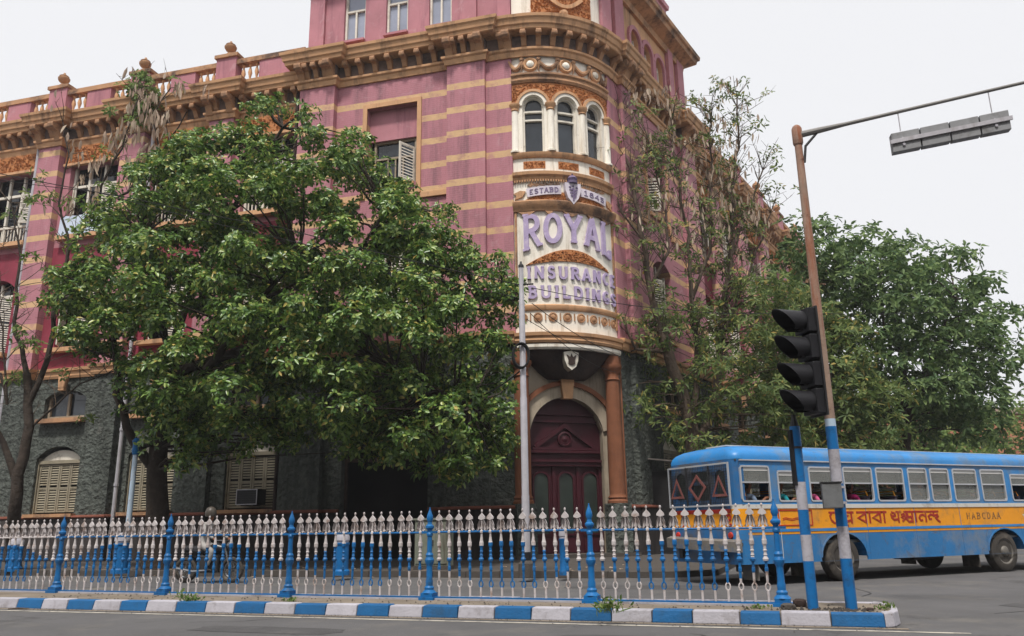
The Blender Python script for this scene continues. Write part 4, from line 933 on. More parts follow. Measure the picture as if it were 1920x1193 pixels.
mb = MB(); mb.lathe((SP.x, SP.y, 6.62), [(.062, 0), (.074, .03), (.074, .26), (.055, .3), (.03, .32)], 12); mb.build('pole_cap', M['rust'], tl, smooth=True)
zar = zat(1502, 254, SP.y); a_s = Vector((SP.x, SP.y, zar)); a_e = at_z(1920, 155, zar+.45)
dirv = (a_e-a_s); pth = [a_s + dirv*t + Z*(.10*math.sin(math.pi*min(1, t*1.0))*0) for t in (0, .1, .22, .5, 1.0, 1.6)]
mb = MB(); mb.tube(pth, [.05, .045, .03, .026, .024, .022], 10); M['arm'] = mat('weathered_grey_arm', S(136, 134, 132), .7, .15, 3); mb.build('arm', M['arm'], tl, smooth=True)
mb = MB(); mb.tube([a_s-Z*.45+dirv.normalized()*.06, a_s-Z*.2+dirv.normalized()*.1, a_s + dirv*.1], [.02, .02, .018], 8); mb.build('arm_brace', M['darkmetal'], tl)
# junction box on the pole
bx = at_y(1558, 928, SP.y-.14); BXF = Fr((SP.x-.02, SP.y), heading(105), (-.26, -.966))
mb = MB(); mb.box(BXF, -.2, .04, .07, .24, bx.z-.17, bx.z+.15); jb = mb.build('junction_box', mat('grey_painted_box', S(104, 106, 108), .6, .15, 4, bump=.1, stain=S(70, 66, 62), ss=3), tl, bevel=.008)
mb = MB(); mb.box(BXF, -.21, .05, .06, .25, bx.z+.15, bx.z+.165); mb.build('box_lid', M['darkmetal'], jb)
for z in (bx.z-.1, bx.z+.1):
    mb = MB(); mb.lathe((SP.x, SP.y, z-.015), [(.092, 0), (.092, .03)], 14); mb.build('strap', M['steel'], tl)
# signal head, four hooded lamps facing left
M['lens'] = mat('unlit_dark_lens', S(34, 26, 26), .2, .2, 6, spec=.5)
hz = [zat(1500, y, 10.75) for y in (606, 655, 706, 756)]
hd = heading(-104); hpos = at_y(1510, 680, 10.68); hu = Vector((hd.y, -hd.x, 0))
head = thing('traffic_signal', 'four black hooded signal lamps stacked on the rusty pole', 'traffic signal', (hpos.x, hpos.y, hz[3]-.2))
HF = Fr((hpos.x, hpos.y), hu, hd)
for q, z in enumerate(hz):
    s_ = 1.0
    mb = MB(); mb.box(HF, -.17, .17, -.12, .0, z-.166, z+.166); hs_ = mb.build('lamp_housing', M['black'], head, bevel=.012)
    mb = MB(); mb.lathe(HF.pt(0, .0, z), [(.13, 0), (.12, .02), (.06, .05), (0, .06)], 16, ax=hd); mb.build('lens', M['lens'], hs_, smooth=True)
    mb = MB(); k = 22; vs_, fs_ = [], []
    for t in range(k+1):
        an = -math.pi*1.62/2 + math.pi*1.62*t/k; ca, sa = math.sin(an), math.cos(an)
        ln = .17 + .24*(max(0, (sa+.6)/1.6))
        for rr, dd in ((.15, -.002), (.16, ln), (.152, ln), (.142, -.002)): vs_.append(HF.pt(ca*rr, dd, z + sa*rr))
    for t in range(k):
        for e in range(4): fs_.append((t*4+e, t*4+(e+1) % 4, (t+1)*4+(e+1) % 4, (t+1)*4+e))
    mb.add(vs_, fs_); mb.build('visor', M['black'], hs_, smooth=True, angle=40)
mb = MB(); mb.box(HF, -.19, .19, -.145, -.121, hz[3]-.19, hz[0]+.19); mb.build('back_plate', M['darkmetal'], head)
for z in (hz[0]-.1, hz[2]):
    mb = MB(); mb.tube([HF.pt(0, -.13, z), Vector((SP.x, SP.y, z))], .022, 8); mb.build('clamp', M['darkmetal'], head)
# short striped pole
sp = thing('striped_post', 'short blue and white banded post beside the signal pole', 'post', (SQ.x, SQ.y, IZ))
cuts2 = [(zat(1516, 1052, SQ.y), 1), (zat(1511, 1003, SQ.y), 0), (zat(1506, 956, SQ.y), 1), (zat(1501, 904, SQ.y), 0)]
ztop = zat(1490, 800, SQ.y); zs = sorted({IZ-.05, *[c[0] for c in cuts2], ztop, ztop-.3, ztop-.6})
mb = MB(); mb.lathe((SQ.x, SQ.y, 0), [(.068, z) for z in zs], 14, mfun=banded(cuts2, 1, 1)); mb.build('shaft', [M['kerb_white'], M['rail_blue']], sp, smooth=True)
mb = MB(); mb.lathe((SQ.x, SQ.y, ztop), [(.06, 0), (.05, .06), (.03, .12), (.03, .16)], 10); mb.build('post_cap', M['darkmetal'], sp)
mb = MB(); PF = Fr((SQ.x, SQ.y), (1, 0), (0, -1)); mb.box(PF, -.085, -.05, -.05, .05, ztop-.78, ztop-.05); mb.build('side_channel', M['black'], sp)
mb = MB(); mb.lathe((SQ.x, SQ.y, ztop-.3), [(.075, 0), (.075, .03)], 12); mb.build('strap', M['darkmetal'], sp)
# horizontal signal hung under the arm, seen from behind
du = Vector((dirv.x, dirv.y, 0)).normalized(); AFm = Fr((a_s.x, a_s.y), du, (du.y, -du.x))
def arm_a(px, py):
    d = ray(px, py); nn = AFm.v; t = (AFm.o.xy).dot(nn.xy)/d.xy.dot(nn.xy); p = Vector((0, 0, CAM_H))+d*t; return (p-AFm.o).xy.dot(du.xy), p.z
s0_, zb0 = arm_a(1670, 272); s1_, zb1 = arm_a(1892, 227)
hsig = thing('overhead_signal', 'row of four dark signal boxes hung below the overhead arm', 'traffic signal', AFm.pt((s0_+s1_)/2, 0, zb0))
zc = (zb0+zb1)/2; hh = .15; n4 = (s1_-s0_)/4
SLO = (zb1-zb0)/(s1_-s0_)
class TiltF(Fr):
    def pt(s, a, d, z): return s.o + s.u*a + s.v*d + Z*(z + SLO*(a-(s0_+s1_)/2))
TF = TiltF(AFm.o, AFm.u, AFm.v)
M['sig_back'] = mat('haze_paled_grey_case', S(136, 137, 140), .6, .12, 4, bump=.1, stain=S(90, 88, 86), ss=3)  # grey paled: haze over the dark boxes put into the case colour
for q in range(4):
    a = s0_+q*n4
    mb = MB(); mb.box(TF, a+.008, a+n4-.008, -.06, .06, zc-hh, zc+hh); m_ = mb.build('lamp_housing', M['sig_back'], hsig, bevel=.01)
    mb = MB(); mb.lathe(TF.pt(a+n4/2, -.06, zc), [(.125, 0), (.125, .05)], 16, ax=-AFm.v); mb.build('visor', M['black'], m_, smooth=True)
mb = MB(); mb.box(TF, s0_-.02, s1_+.02, .06, .085, zc-.02, zc+.04); mb.build('mounting_bar', M['steel'], hsig)
for a in (s0_+n4*.4, s0_+n4*3.5):
    t = a/Vector((dirv.x, dirv.y, 0)).length; pa = a_s+dirv*t
    mb = MB(); mb.tube([TF.pt(a, .07, zc+.02), Vector((pa.x, pa.y, TF.pt(a, 0, zc+.18).z)), pa], .008, 6); mb.build('hanger', M['steel'], hsig)
    mb = MB(); mb.lathe(TF.pt(a, .06, zc-.06), [(.02, 0), (.02, .02)], 8, ax=AFm.v); mb.build('bolt', M['kerb_white'], hsig)

# ================================================================ posts and boxes on the far footpath
lp = Vector((.2469, 19.1387, 0)); ztl = zat(976, 502, lp.y)
lamp = thing('utility_pole', 'slender silver utility pole in front of the building entrance', 'pole', (lp.x, lp.y, .12))
zz = [.12, .45, 1.9, 1.95, 4.2, 4.25, 6.6, 6.65, ztl]; rr = [.1, .095, .092, .085, .084, .074, .072, .062, .058]
mb = MB(); mb.lathe((lp.x, lp.y, 0), list(zip(rr, zz)), 14); mb.build('pole', M['steel'], lamp, smooth=True)
mb = MB(); mb.lathe((lp.x, lp.y, .1), [(.2, 0), (.19, .3), (.14, .36)], 10); mb.build('concrete_base', M['pavement'], lamp)
mb = MB(); mb.lathe((lp.x, lp.y, .47), [(.1, 0), (.1, .18)], 14); mb.build('painted_band', M['black'], lamp)
mb = MB(); mb.lathe((lp.x, lp.y, ztl), [(.07, 0), (.07, .06), (.03, .1), (.02, .16)], 10); mb.build('pole_cap', M['darkmetal'], lamp)
mb = MB(); mb.tube([(lp.x-.15, lp.y, ztl-.45), (lp.x+.3, lp.y-.05, ztl-.45)], .022, 6); mb.build('cross_bar', M['darkmetal'], lamp)
zc_ = zat(975, 668, lp.y-.12); coil = MB()
for q in range(4): coil.tube([(lp.x-.06+.19*math.cos(2*math.pi*t/24)+.01*q, lp.y-.1-.015*q, zc_+.3*math.sin(2*math.pi*t/24)+.008*q) for t in range(25)], .022, 6, caps=False)
tag(coil.build('cable_coil', M['cable'], None, origin=(lp.x, lp.y-.1, zc_)), 'black coil of cable hung round the silver utility pole', 'cable coil')

bp = at_z(232, 1070, .14); zb = zat(233, 850, bp.y)
op = thing('painted_pole', 'pale blue pole standing beside the big leafy tree trunk', 'pole', (bp.x, bp.y, .12))
mb = MB(); mb.lathe((bp.x, bp.y, .12), [(.085, 0), (.08, 1.2), (.072, zb-.1)], 12); mb.build('pole', M['pole_pale'], op, smooth=True)
mb = MB(); mb.lathe((bp.x, bp.y, zb-.05), [(.09, 0), (.12, .1), (.1, .3), (.13, .42), (.06, .5)], 10); mb.build('wrapping', M['rail_blue'], op, smooth=True)

def bollard(px, py, r_, h, label):
    p = at_z(px, py, .14); t = thing('bollard', label, 'bollard', (p.x, p.y, .12), 'blue bollards on the far footpath')
    mb = MB(); mb.lathe((p.x, p.y, .12), [(r_*1.2, 0), (r_*1.2, .1), (r_, .14), (r_, h*.68), (r_*1.12, h*.7), (r_*1.12, h*.74)], 14); mb.build('shaft', M['rail_blue'], t, smooth=True)
    mb = MB(); mb.lathe((p.x, p.y, .12+h*.74), [(r_*.95, 0), (r_*.95, h*.04), (r_*1.08, h*.05), (r_*1.05, h*.14), (r_*.8, h*.22), (r_*.3, h*.26)], 14); mb.build('cap', M['kerb_white'], t, smooth=True)
bollard(1058, 1077, .095, 1.1, 'slim blue bollard with white top before the plum door')
bollard(640, 1077, .17, 1.05, 'blue bollard with white top left of the grey-green cabinet')
bollard(224, 1074, .2, 1.1, 'thick blue bollard with white top beside the pale blue pole')
bollard(25, 1070, .2, 1.0, 'blue bollard with white top nearest the picture edge')
cp = at_z(808, 1069, .14); CF = Fr(cp, heading(107), (-math.cos(R(73)), -math.sin(R(73))))
cab = thing('street_cabinet', 'grey-green steel street cabinet standing on the far footpath', 'cabinet', (cp.x, cp.y, .12))
M['cab'] = mat('grey_green_paint', S(112, 116, 104), .7, .15, 2, bump=.1, stain=S(70, 64, 52), ss=1.6, sa=.8, streak=True)
mb = MB(); mb.box(CF, -.48, .48, -.4, 0, .24, 1.42); mb.build('case', M['cab'], cab, bevel=.01)
for s_ in (-1, 1):
    mb = MB(); mb.box(CF, min(s_*.45, s_*.01), max(s_*.45, s_*.01), .0, .02, .3, 1.36); dd = mb.build('door', M['cab'], cab)
    mb = MB(); mb.box(CF, s_*.06-.012, s_*.06+.012, .02, .045, .75, .9); mb.build('handle', M['darkmetal'], dd)
mb = MB(); mb.box(CF, -.52, .52, -.44, .04, 1.42, 1.47); mb.build('lid', M['cab'], cab)
mb = MB(); mb.box(CF, -.5, .5, -.42, .02, .12, .24); mb.build('plinth', M['pavement'], cab)
# window air conditioner
ac = thing('air_conditioner', 'dark window air conditioner set in a ground-floor shutter', 'air conditioner', LF.pt(10.55, -.1, 2.2))
mb = MB(); mb.box(LF, 10.05, 10.95, -.38, .2, 2.14, 2.72); mb.build('case', M['darkmetal'], ac, bevel=.01)
mb = MB(); 
for z in (2.2, 2.28, 2.36, 2.44, 2.52, 2.6): mb.box(LF, 10.1, 10.9, .2, .215, z, z+.04)
mb.build('grille', M['black'], ac)
mb = MB(); mb.ribbon(LF, [(10.07, 2.16), (10.93, 2.16), (10.93, 2.7), (10.07, 2.7)], .03, .2, .222, closed=True); mb.build('rim', M['steel'], ac)
# lean-to stall beside the right-hand wall
st = thing('lean_to_stall', 'dark lean-to stall with flat awning against the grey wall', 'stall', RF.pt(2.6, .9, .14))
M['tarp'] = mat('black_tarpaulin', S(34, 33, 34), .8, .2, 2, bump=.3, bs=8); M['tin'] = mat('dull_tin_sheet', S(134, 128, 124), .6, .2, 2, stain=S(86, 66, 52), ss=1.5)
mb = MB(); mb.box(RF, 1.9, 4.6, .2, 1.7, .14, 3.15); mb.build('cabin', M['tarp'], st)
mb = MB(); q = [RF.pt(1.6, .15, 3.6), RF.pt(4.8, .15, 3.6), RF.pt(4.8, 2.3, 3.3), RF.pt(1.6, 2.3, 3.3)]; mb.hexa(q + [p+Z*.05 for p in q]); mb.build('awning', M['tin'], st)
for a in (1.7, 4.7):
    mb = MB(); mb.tube([RF.pt(a, 2.2, .14), RF.pt(a, 2.2, 3.32)], .03, 6); mb.build('prop', M['bark'], st)
# ================================================================ unseen terrace added across the road behind the viewer, to shade the street
opp = thing('shading_terrace', 'long plain unseen terrace added behind the viewer to shade the street', 'building', (0, -16, 0))
OF = Fr((0, -16), (1, 0), (0, 1))
M['opp'] = mat('grey_buff_plaster', S(150, 140, 126), .9, .15, .5, bump=.2)
mb = MB(); wall_panel(mb, OF, -70, 70, 0, 23, [(x, x+1.6, z, z+2.3, 0) for x in range(-68, 69, 5) for z in (1.2, 6.2, 11.2, 15.8, 19.6)], 0, .3); mb.build('wall', M['opp'], opp)
mb = MB(); mb.box(OF, -70, 70, -.9, -.32, 0, 23); mb.build('rooms', M['room'], opp)
mb = MB(); mb.box(OF, -70.5, 70.5, -12, .5, 23, 23.7); mb.build('roof', M['opp'], opp)
# ================================================================ the bus
BW = at_z(1577, 1091, 0); BD = heading(65); BUS = Fr(BW, BD, (BD.y, -BD.x))       # a forwards, d towards us
bus = thing('city_bus', 'blue and yellow city bus turning away beyond the railing', 'bus', (BW.x, BW.y, 0))
M['bus_blue'] = mat('bus_blue_paint', S(40, 122, 186), .42, .12, 1.5, bump=.06, bs=6, bump2=.25, b2s=2.2, stain=S(108, 118, 122), ss=1.3, sa=.6, spec=.45, cut=.5, stain2=S(70, 96, 120), s2=4, s2a=.5)
M['bus_skirt'] = mat('bus_dusty_blue_paint', S(44, 112, 168), .6, .1, 1.2, bump=.08, bs=5, stain=S(126, 128, 126), ss=.55, sa=.85, cut=.45, bump2=.3, b2s=2, stain2=S(90, 84, 78), s2=3, s2a=.5)
M['bus_yellow'] = mat('bus_yellow_paint', S(226, 150, 26), .5, .07, 1, bump=.06, bs=6, stain=S(172, 126, 74), ss=1.1, sa=.8, cut=.48, bump2=.25, b2s=2, stain2=S(120, 92, 62), s2=4, s2a=.45)
M['bus_rear'] = mat('bus_grimy_rear_paint', S(40, 98, 150), .6, .2, 2, bump2=.3, b2s=2, stain=S(92, 88, 84), ss=1.2, sa=.85, cut=.45)
M['bus_grey'] = mat('bus_chalk_rail', S(200, 198, 192), .6, .1, 2, stain=S(136, 124, 110), ss=2, sa=.7)
M['bus_metal'] = mat('bus_bright_trim', S(190, 192, 196), .35, .1, 3, metal=.5)
M['bus_in'] = mat('bus_interior', S(64, 70, 74), .8, .15, 1.5)
M['bus_red'] = mat('bus_red_paint', S(176, 44, 30), .6, .15, 3, stain=S(110, 60, 48), ss=2)
M['bus_text'] = mat('bus_red_lettering', S(150, 44, 34), .7, .15, 5, stain=S(176, 110, 50), ss=4, sa=.7)
M['tyre'] = mat('tyre_rubber', S(66, 62, 58), .9, .15, 3, bump=.2, stain=S(112, 104, 94), ss=3, sa=.7)
M['rim'] = mat('dusty_steel_rim', S(112, 108, 102), .6, .15, 4, metal=.3)
M['bus_glass'] = glass_mat('bus_dusty_glass', S(128, 130, 126), .15, .5, .2)
M['bus_film'] = mat('bus_pale_window_film', S(212, 212, 210), .4, .05, 2)
A0, A1, BDep, ZS, ZW0, ZW1, ZR = -2.56, 8.6, -2.3, .42, 1.64, 2.43, 2.84
WIN = [(-2.43, -1.67, 2.36), (-1.46, -.84, 2.27), (-.59, .09, 2.36), (.40, 1.27, 2.37), (1.39, 2.25, 2.37), (2.40, 3.02, 2.38), (3.13, 3.76, 2.38), (3.90, 4.73, 2.38), (4.88, 5.74, 2.38), (5.96, 6.8, 2.28), (7.0, 7.8, 2.38)]
FARF = Fr(BUS.pt(0, BDep, 0), BUS.u, -BUS.v)
CR = .22
def side(F, near):
    wh = [(-.46, .86, ZS, 1.12, .6), (4.78, 6.1, ZS, 1.12, .6)]
    mb = MB(); wall_panel(mb, F, A0+CR, A1, ZS, .985, [(w[0], w[1], w[2], .985, 0) for w in wh], 0, .02); 
    o = mb.build('side_skirt', M['bus_skirt'], bus)
    # arch panels round the wheels
    for w in wh:
        c = (w[0]+w[1])/2
        mb = MB(); k = 14; arc = [(c+.655*math.cos(math.pi*t/k), .5+.50*math.sin(math.pi*t/k)) for t in range(k+1)]
        for t in range(k):
            (x0, y0), (x1, y1) = arc[t], arc[t+1]
            mb.add([F.pt(x0, 0, max(y0, ZS)), F.pt(x0, 0, 1.035), F.pt(x1, 0, 1.035), F.pt(x1, 0, max(y1, ZS))], [(0, 1, 2, 3)]); mb.add([F.pt(x0, .0, y0), F.pt(x1, .0, y1), F.pt(x1, -.35, y1), F.pt(x0, -.35, y0)], [(0, 1, 2, 3)])
        mb.build('wheel_arch', M['bus_skirt'], bus)
        mb = MB(); mb.ribbon(F, arc, .03, 0, .015); mb.build('arch_lip', M['bus_skirt'], bus)
    mb = MB(); mb.box(F, A0+CR, A1, -.02, .004, .985, 1.035); mb.build('yellow_line', M['bus_yellow'], bus)
    mb = MB(); mb.box(F, A0+CR, A1, -.02, .012, 1.035, 1.09); mb.build('blue_line', M['bus_blue'], bus)
    mb = MB(); mb.box(F, A0+CR, A1, -.02, .002, 1.09, 1.5); mb.build('yellow_panel', M['bus_yellow'], bus)
    mb = MB(); mb.box(F, A0+CR, A1, -.02, .018, 1.5, 1.585); mb.build('waist_rail', M['bus_grey'], bus)
    mb = MB(); wall_panel(mb, F, A0+CR, A1, 1.585, 2.46, [(w[0], w[1], ZW0, w[2], 0) for w in WIN], 0, .04); mb.build('window_panel', M['bus_blue'], bus)
    mb = MB(); mb.box(F, A0+CR-.1, A1, 0, .035, 2.46, 2.485); mb.build('gutter_rail', M['bus_metal'], bus)
    for q, (a0, a1, zt) in enumerate(WIN):
        r_ = .06
        ol = [(a0+.01, ZW0+r_), (a0+.01+r_*.3, ZW0+r_*.3), (a0+r_, ZW0+.01), (a1-r_, ZW0+.01), (a1-.01-r_*.3, ZW0+r_*.3), (a1-.01, ZW0+r_), (a1-.01, zt-r_), (a1-.01-r_*.3, zt-r_*.3), (a1-r_, zt-.01), (a0+r_, zt-.01), (a0+.01+r_*.3, zt-r_*.3), (a0+.01, zt-r_)]
        mb = MB(); mb.ribbon(F, ol, .035, -.03, .012, closed=True); zm = ZW0+.37; mb.box(F, a0+.02, a1-.02, -.025, .008, zm, zm+.03)
        o = mb.build('window', M['bus_metal'], bus)
        mb = MB(); mb.box(F, a0+.02, a1-.02, -.022, -.016, zm+.03, zt-.1); mb.build('pane', M['bus_glass'], o)
        mb = MB(); mb.box(F, a0+.02, a1-.02, -.024, -.012, zt-.1, zt-.012); mb.build('top_film', M['bus_film'], o)
        if q in (5, 6, 7, 8): mb = MB(); mb.box(F, a0+.02, a1-.02, -.034, -.03, ZW0+.02, zm); mb.build('lower_pane', M['bus_glass'], o)
    if near:
        for a in (-1.5, .95, 2.45, 3.95, 6.4):
            mb = MB(); mb.box(F, a, a+.012, 0, .006, ZS, 1.5); mb.build('panel_seam', M['bus_grey'] if a < 0 else M['bus_skirt'], bus)
        mb = MB(); mb.ribbon(F, [(-1.52, 1.16), (-.62, 1.16), (-.62, 1.46), (-1.52, 1.46)], .018, 0, .012, closed=True); mb.build('hatch', M['bus_red'], bus)
        for q in range(2):
            mb = MB(); mb.ribbon(F, [(-1.42+.7*t/8, 1.30-.03*q+.015*math.sin(t*1.7)) for t in range(9)], .012, 0, .008); mb.build('hatch_mark', M['bus_red'], bus)
side(BUS, True); side(FARF, False)
# rear corners and rear face
REAR = Fr(BUS.pt(A0, BDep/2, 0), -BUS.v, -BUS.u)        # a runs away from us across the back, d backwards
HW = -BDep/2
for s_ in (-1, 1):
    for z0, z1, mt in ((ZS, 1.09, 'bus_skirt'), (1.09, 1.5, 'bus_yellow'), (1.5, 1.585, 'bus_grey'), (1.585, 2.5, 'bus_rear')):
        mb = MB(); k = 6
        for t in range(k):
            pp = []
            for u_ in (t, t+1):
                an = math.pi/2*u_/k; pp.append((s_*(HW-CR+CR*math.sin(an)), -CR+CR*math.cos(an)))
            mb.add([REAR.pt(pp[0][0], pp[0][1], z0), REAR.pt(pp[1][0], pp[1][1], z0), REAR.pt(pp[1][0], pp[1][1], z1), REAR.pt(pp[0][0], pp[0][1], z1)], [(0, 1, 2, 3)])
        mb.build('rear_corner', M[mt], bus, smooth=True)
mb = MB(); wall_panel(mb, REAR, -HW+CR, HW-CR, 1.5, 2.5, [(-.84, -.5, 1.72, 2.3, .16), (-.3, .3, 1.7, 2.02, 0), (-.3, .3, 2.1, 2.3, 0), (.5, .84, 1.72, 2.3, .16)], 0, .04); mb.build('rear_panel', M['bus_rear'], bus)
for a0, a1, z0, z1 in ((-.84, -.5, 1.72, 2.3), (-.3, .3, 1.7, 2.02), (-.3, .3, 2.1, 2.3), (.5, .84, 1.72, 2.3)):
    mb = MB(); mb.box(REAR, a0, a1, -.05, -.04, z0, z1); mb.build('rear_pane', M['glass_green'], bus)
mb = MB(); wall_panel(mb, REAR, -HW+CR, HW-CR, 1.12, 1.5, [], 0, 0); mb.build('rear_yellow_panel', M['bus_yellow'], bus)
mb = MB(); mb.box(REAR, -HW+CR, HW-CR, 0, .01, 1.42, 1.5); mb.build('rear_red_line', M['bus_red'], bus)
mb = MB(); wall_panel(mb, REAR, -HW+CR, HW-CR, ZS, 1.12, [], 0, 0); mb.build('rear_skirt', M['bus_rear'], bus)
# protective mesh screen over the rear window with red shapes
mb = MB(); zlo, zhi = 1.58, 2.42
for q in range(36): a = -1.0+2.0*q/35; mb.box(REAR, a-.004, a+.004, .06, .066, zlo, zhi)
for q in range(16): z = zlo+(zhi-zlo)*q/15; mb.box(REAR, -1.0, 1.0, .066, .071, z-.004, z+.004)
scr = mb.build('mesh_screen', M['darkmetal'], bus); scr['kind'] = 'stuff'
mb = MB(); mb.ribbon(REAR, [(-1.02, zlo), (1.02, zlo), (1.02, zhi), (-1.02, zhi)], .035, .05, .08, closed=True); mb.build('screen_frame', M['bus_metal'], bus)
for a in (-.38, .38): mb = MB(); mb.box(REAR, a-.012, a+.012, .05, .08, zlo, zhi); mb.build('screen_bar', M['darkmetal'], bus)
M['bus_red_dull'] = mat('faded_red_tape', S(116, 70, 66), .7, .15, 4)
mb = MB(); mb.ribbon(REAR, [(-.26, 1.96), (0, 2.2), (.26, 1.96), (0, 1.7)], .06, .075, .085, closed=True); mb.build('red_diamond', M['bus_red_dull'], bus)
for c in (-.72, .72): mb = MB(); mb.ribbon(REAR, [(c-.2, 1.78), (c, 2.14), (c+.2, 1.78)], .05, .075, .085, closed=True); mb.build('red_triangle', M['bus_red_dull'], bus)
# rear lettering fragments and lamps
RT = Fr(REAR.o, -REAR.u, REAR.v)
for ch, x in zip('ST', (-.95, .55)): letter(ch, Fr(REAR.o, REAR.u, REAR.v), x, 1.16, .2, .24, .0, .012, 'bus_red', bus, st=.2, serif=.1)
for c in (-.88, .88):
    mb = MB(); mb.lathe(REAR.pt(c, 0, .98), [(.07, 0), (.06, .03), (0, .04)], 12, ax=-BUS.u); mb.build('tail_lamp', M['bus_red'], bus, smooth=True)
# bent, rubbed bumper and its bracket, rear steps, mud flaps
M['bumper'] = mat('scuffed_bumper', S(110, 105, 99), .7, .25, 5, bump=.3, bs=14, stain=S(60, 92, 126), ss=3, sa=.8)
pts = [REAR.pt(-1.18+2.36*t/10, .18-.1*((t-5)/5)**2, .72-.06*(10-t)/10) for t in range(11)]
mb = MB()
for t in range(10):
    p, q = pts[t], pts[t+1]; v_ = REAR.v*.09
    mb.hexa([p-v_, q-v_, q+v_*.4, p+v_*.4, p-v_+Z*.24, q-v_+Z*.24, q+v_*.4+Z*.2, p+v_*.4+Z*.2])
mb.build('bumper', M['bumper'], bus)
for c in (-.7, .7): mb = MB(); mb.box(REAR, c-.06, c+.06, -.3, .1, .5, .74); mb.build('bumper_bracket', M['darkmetal'], bus)
for a in (-.85, 4.5):
    for F in (BUS, FARF): mb = MB(); mb.box(F, a-.02, a, -.5, -.06, .14, .5); mb.build('mud_flap', M['tyre'], bus)
for a in (-2.1,): mb = MB(); mb.box(BUS, a, a+.03, -.55, -.1, .1, .44); mb.build('mud_flap', M['bumper'], bus)
# roof: rounded dome lofted over the whole plan
def ring(inset, z, back):
    P = []; a0, a1, d0, d1 = A0+back, A1, 0-inset, BDep+inset; r_ = CR+inset*.4
    for (ca, cd, t0) in ((a0+r_, d0-r_, 90), (a0+r_, d1+r_, 180)):
        pass
    for t in range(7): an = R(90+15*t); P.append((a0+r_+r_*math.cos(an), d0-r_+r_*math.sin(an)))
    for t in range(7): an = R(180+15*t); P.append((a0+r_+r_*math.cos(an), d1+r_+r_*math.sin(an)))
    P += [(a1-inset, d1), (a1-inset, d0)]
    return [BUS.pt(a, d, z) for a, d in P]
lev = [(0, 2.485, 0), (.0, 2.56, .0), (.03, 2.63, .02), (.1, 2.7, .06), (.22, 2.76, .15), (.42, 2.805, .32), (.7, 2.83, .6), (.95, 2.84, .85)]
rg = [ring(*l) for l in lev]; k = len(rg[0]); mb = MB()
mb.add([p for r_ in rg for p in r_], [(i*k+q, i*k+(q+1) % k, (i+1)*k+(q+1) % k, (i+1)*k+q) for i in range(len(rg)-1) for q in range(k)] + [tuple(range((len(rg)-1)*k, len(rg)*k))])
mb.build('roof', M['bus_blue'], bus, smooth=True, angle=40)
mb = MB(); mb.box(BUS, A0+.5, A1-.3, BDep/2-.35, BDep/2+.35, 2.835, 2.86); mb.build('roof_walkway', M['bus_grey'], bus)
# front end, floor, ceiling
mb = MB(); mb.box(BUS, A1-.06, A1, BDep, 0, ZS, 2.5); mb.build('front_panel', M['bus_blue'], bus)
mb = MB(); mb.box(BUS, A0+.06, A1-.06, BDep+.04, -.04, .78, .84); mb.build('floor', M['bus_in'], bus)
mb = MB(); mb.box(BUS, A0+.06, A1-.06, BDep+.04, -.04, 2.46, 2.5); mb.build('ceiling', M['bus_in'], bus)
mb = MB(); mb.box(BUS, A0+.2, A1-.6, BDep+.35, -.35, .5, .78); mb.build('chassis', M['black'], bus)
# wheels
def wheel(a, F, dual=False):
    c = F.pt(a, -.16, .47); ax = F.v
    mb = MB(); mb.lathe(c, [(.27, -.13), (.42, -.13), (.46, -.1), (.472, -.04), (.472, .04), (.46, .1), (.42, .13), (.3, .13), (.27, .1)], 28, ax=ax); t = mb.build('wheel', M['tyre'], bus, smooth=True, angle=40)
    mb = MB(); mb.lathe(c+ax*.02, [(.3, 0), (.29, .1), (.26, .08), (.2, .0), (.14, .02), (.12, .1), (.08, .13), (0, .13)], 22, ax=ax); rim_ = mb.build('rim', M['rim'], t, smooth=True, angle=40)
    e = ax.orthogonal().normalized(); g_ = ax.cross(e)
    mb = MB()
    for q in range(8): an = 2*math.pi*q/8; mb.lathe(c+ax*.04+(e*math.cos(an)+g_*math.sin(an))*.17, [(.018, 0), (.018, .05)], 6, ax=ax)
    o = mb.build('wheel_nuts', M['rim'], t); o['kind'] = 'stuff'
for a in (.2, 5.42):
    wheel(a, BUS); wheel(a, FARF)
    mb = MB(); mb.tube([BUS.pt(a, -.3, .47), BUS.pt(a, BDep+.3, .47)], .09, 8); mb.build('axle', M['black'], bus)
mb = MB(); mb.box(BUS, 2.6, 3.5, -.9, -.3, .35, .62); mb.build('fuel_tank', M['black'], bus, bevel=.04)
# seats with grab rails
M['seat'] = mat('bus_seat_vinyl', S(74, 66, 84), .6, .2, 3)
sm = MB(); sm.box(O0, -.2, .22, -.42, .42, .38, .48); sm.box(O0, -.24, -.16, -.42, .42, .44, .92); SEAT = proto('seat', sm, M['seat'], bevel=.02)
sr = MB(); sr.tube([(-.2, -.4, .9), (-.2, -.36, 1.02), (-.2, .36, 1.02), (-.2, .4, .9)], .014, 6); RAILP = proto('seat_rail', sr, M['bus_yellow'])
brot = math.atan2(BUS.u.y, BUS.u.x)
for q in range(11):
    for d in (-.55, BDep+.55):
        a = -2.0+q*.86
        if d == -.55 and q in (0,): pass
        s_ = copy_at(SEAT, bus, local(bus, BUS.pt(a, d, .84)), brot, 'seat'); copy_at(RAILP, bus, local(bus, BUS.pt(a, d, .84)), brot, 'seat_rail')
for a in (-1.5, .9, 3.3, 5.6):
    mb = MB(); mb.tube([BUS.pt(a, BDep/2+.3, .84), BUS.pt(a, BDep/2+.3, 2.46)], .016, 6); mb.build('grab_pole', M['bus_metal'], bus)
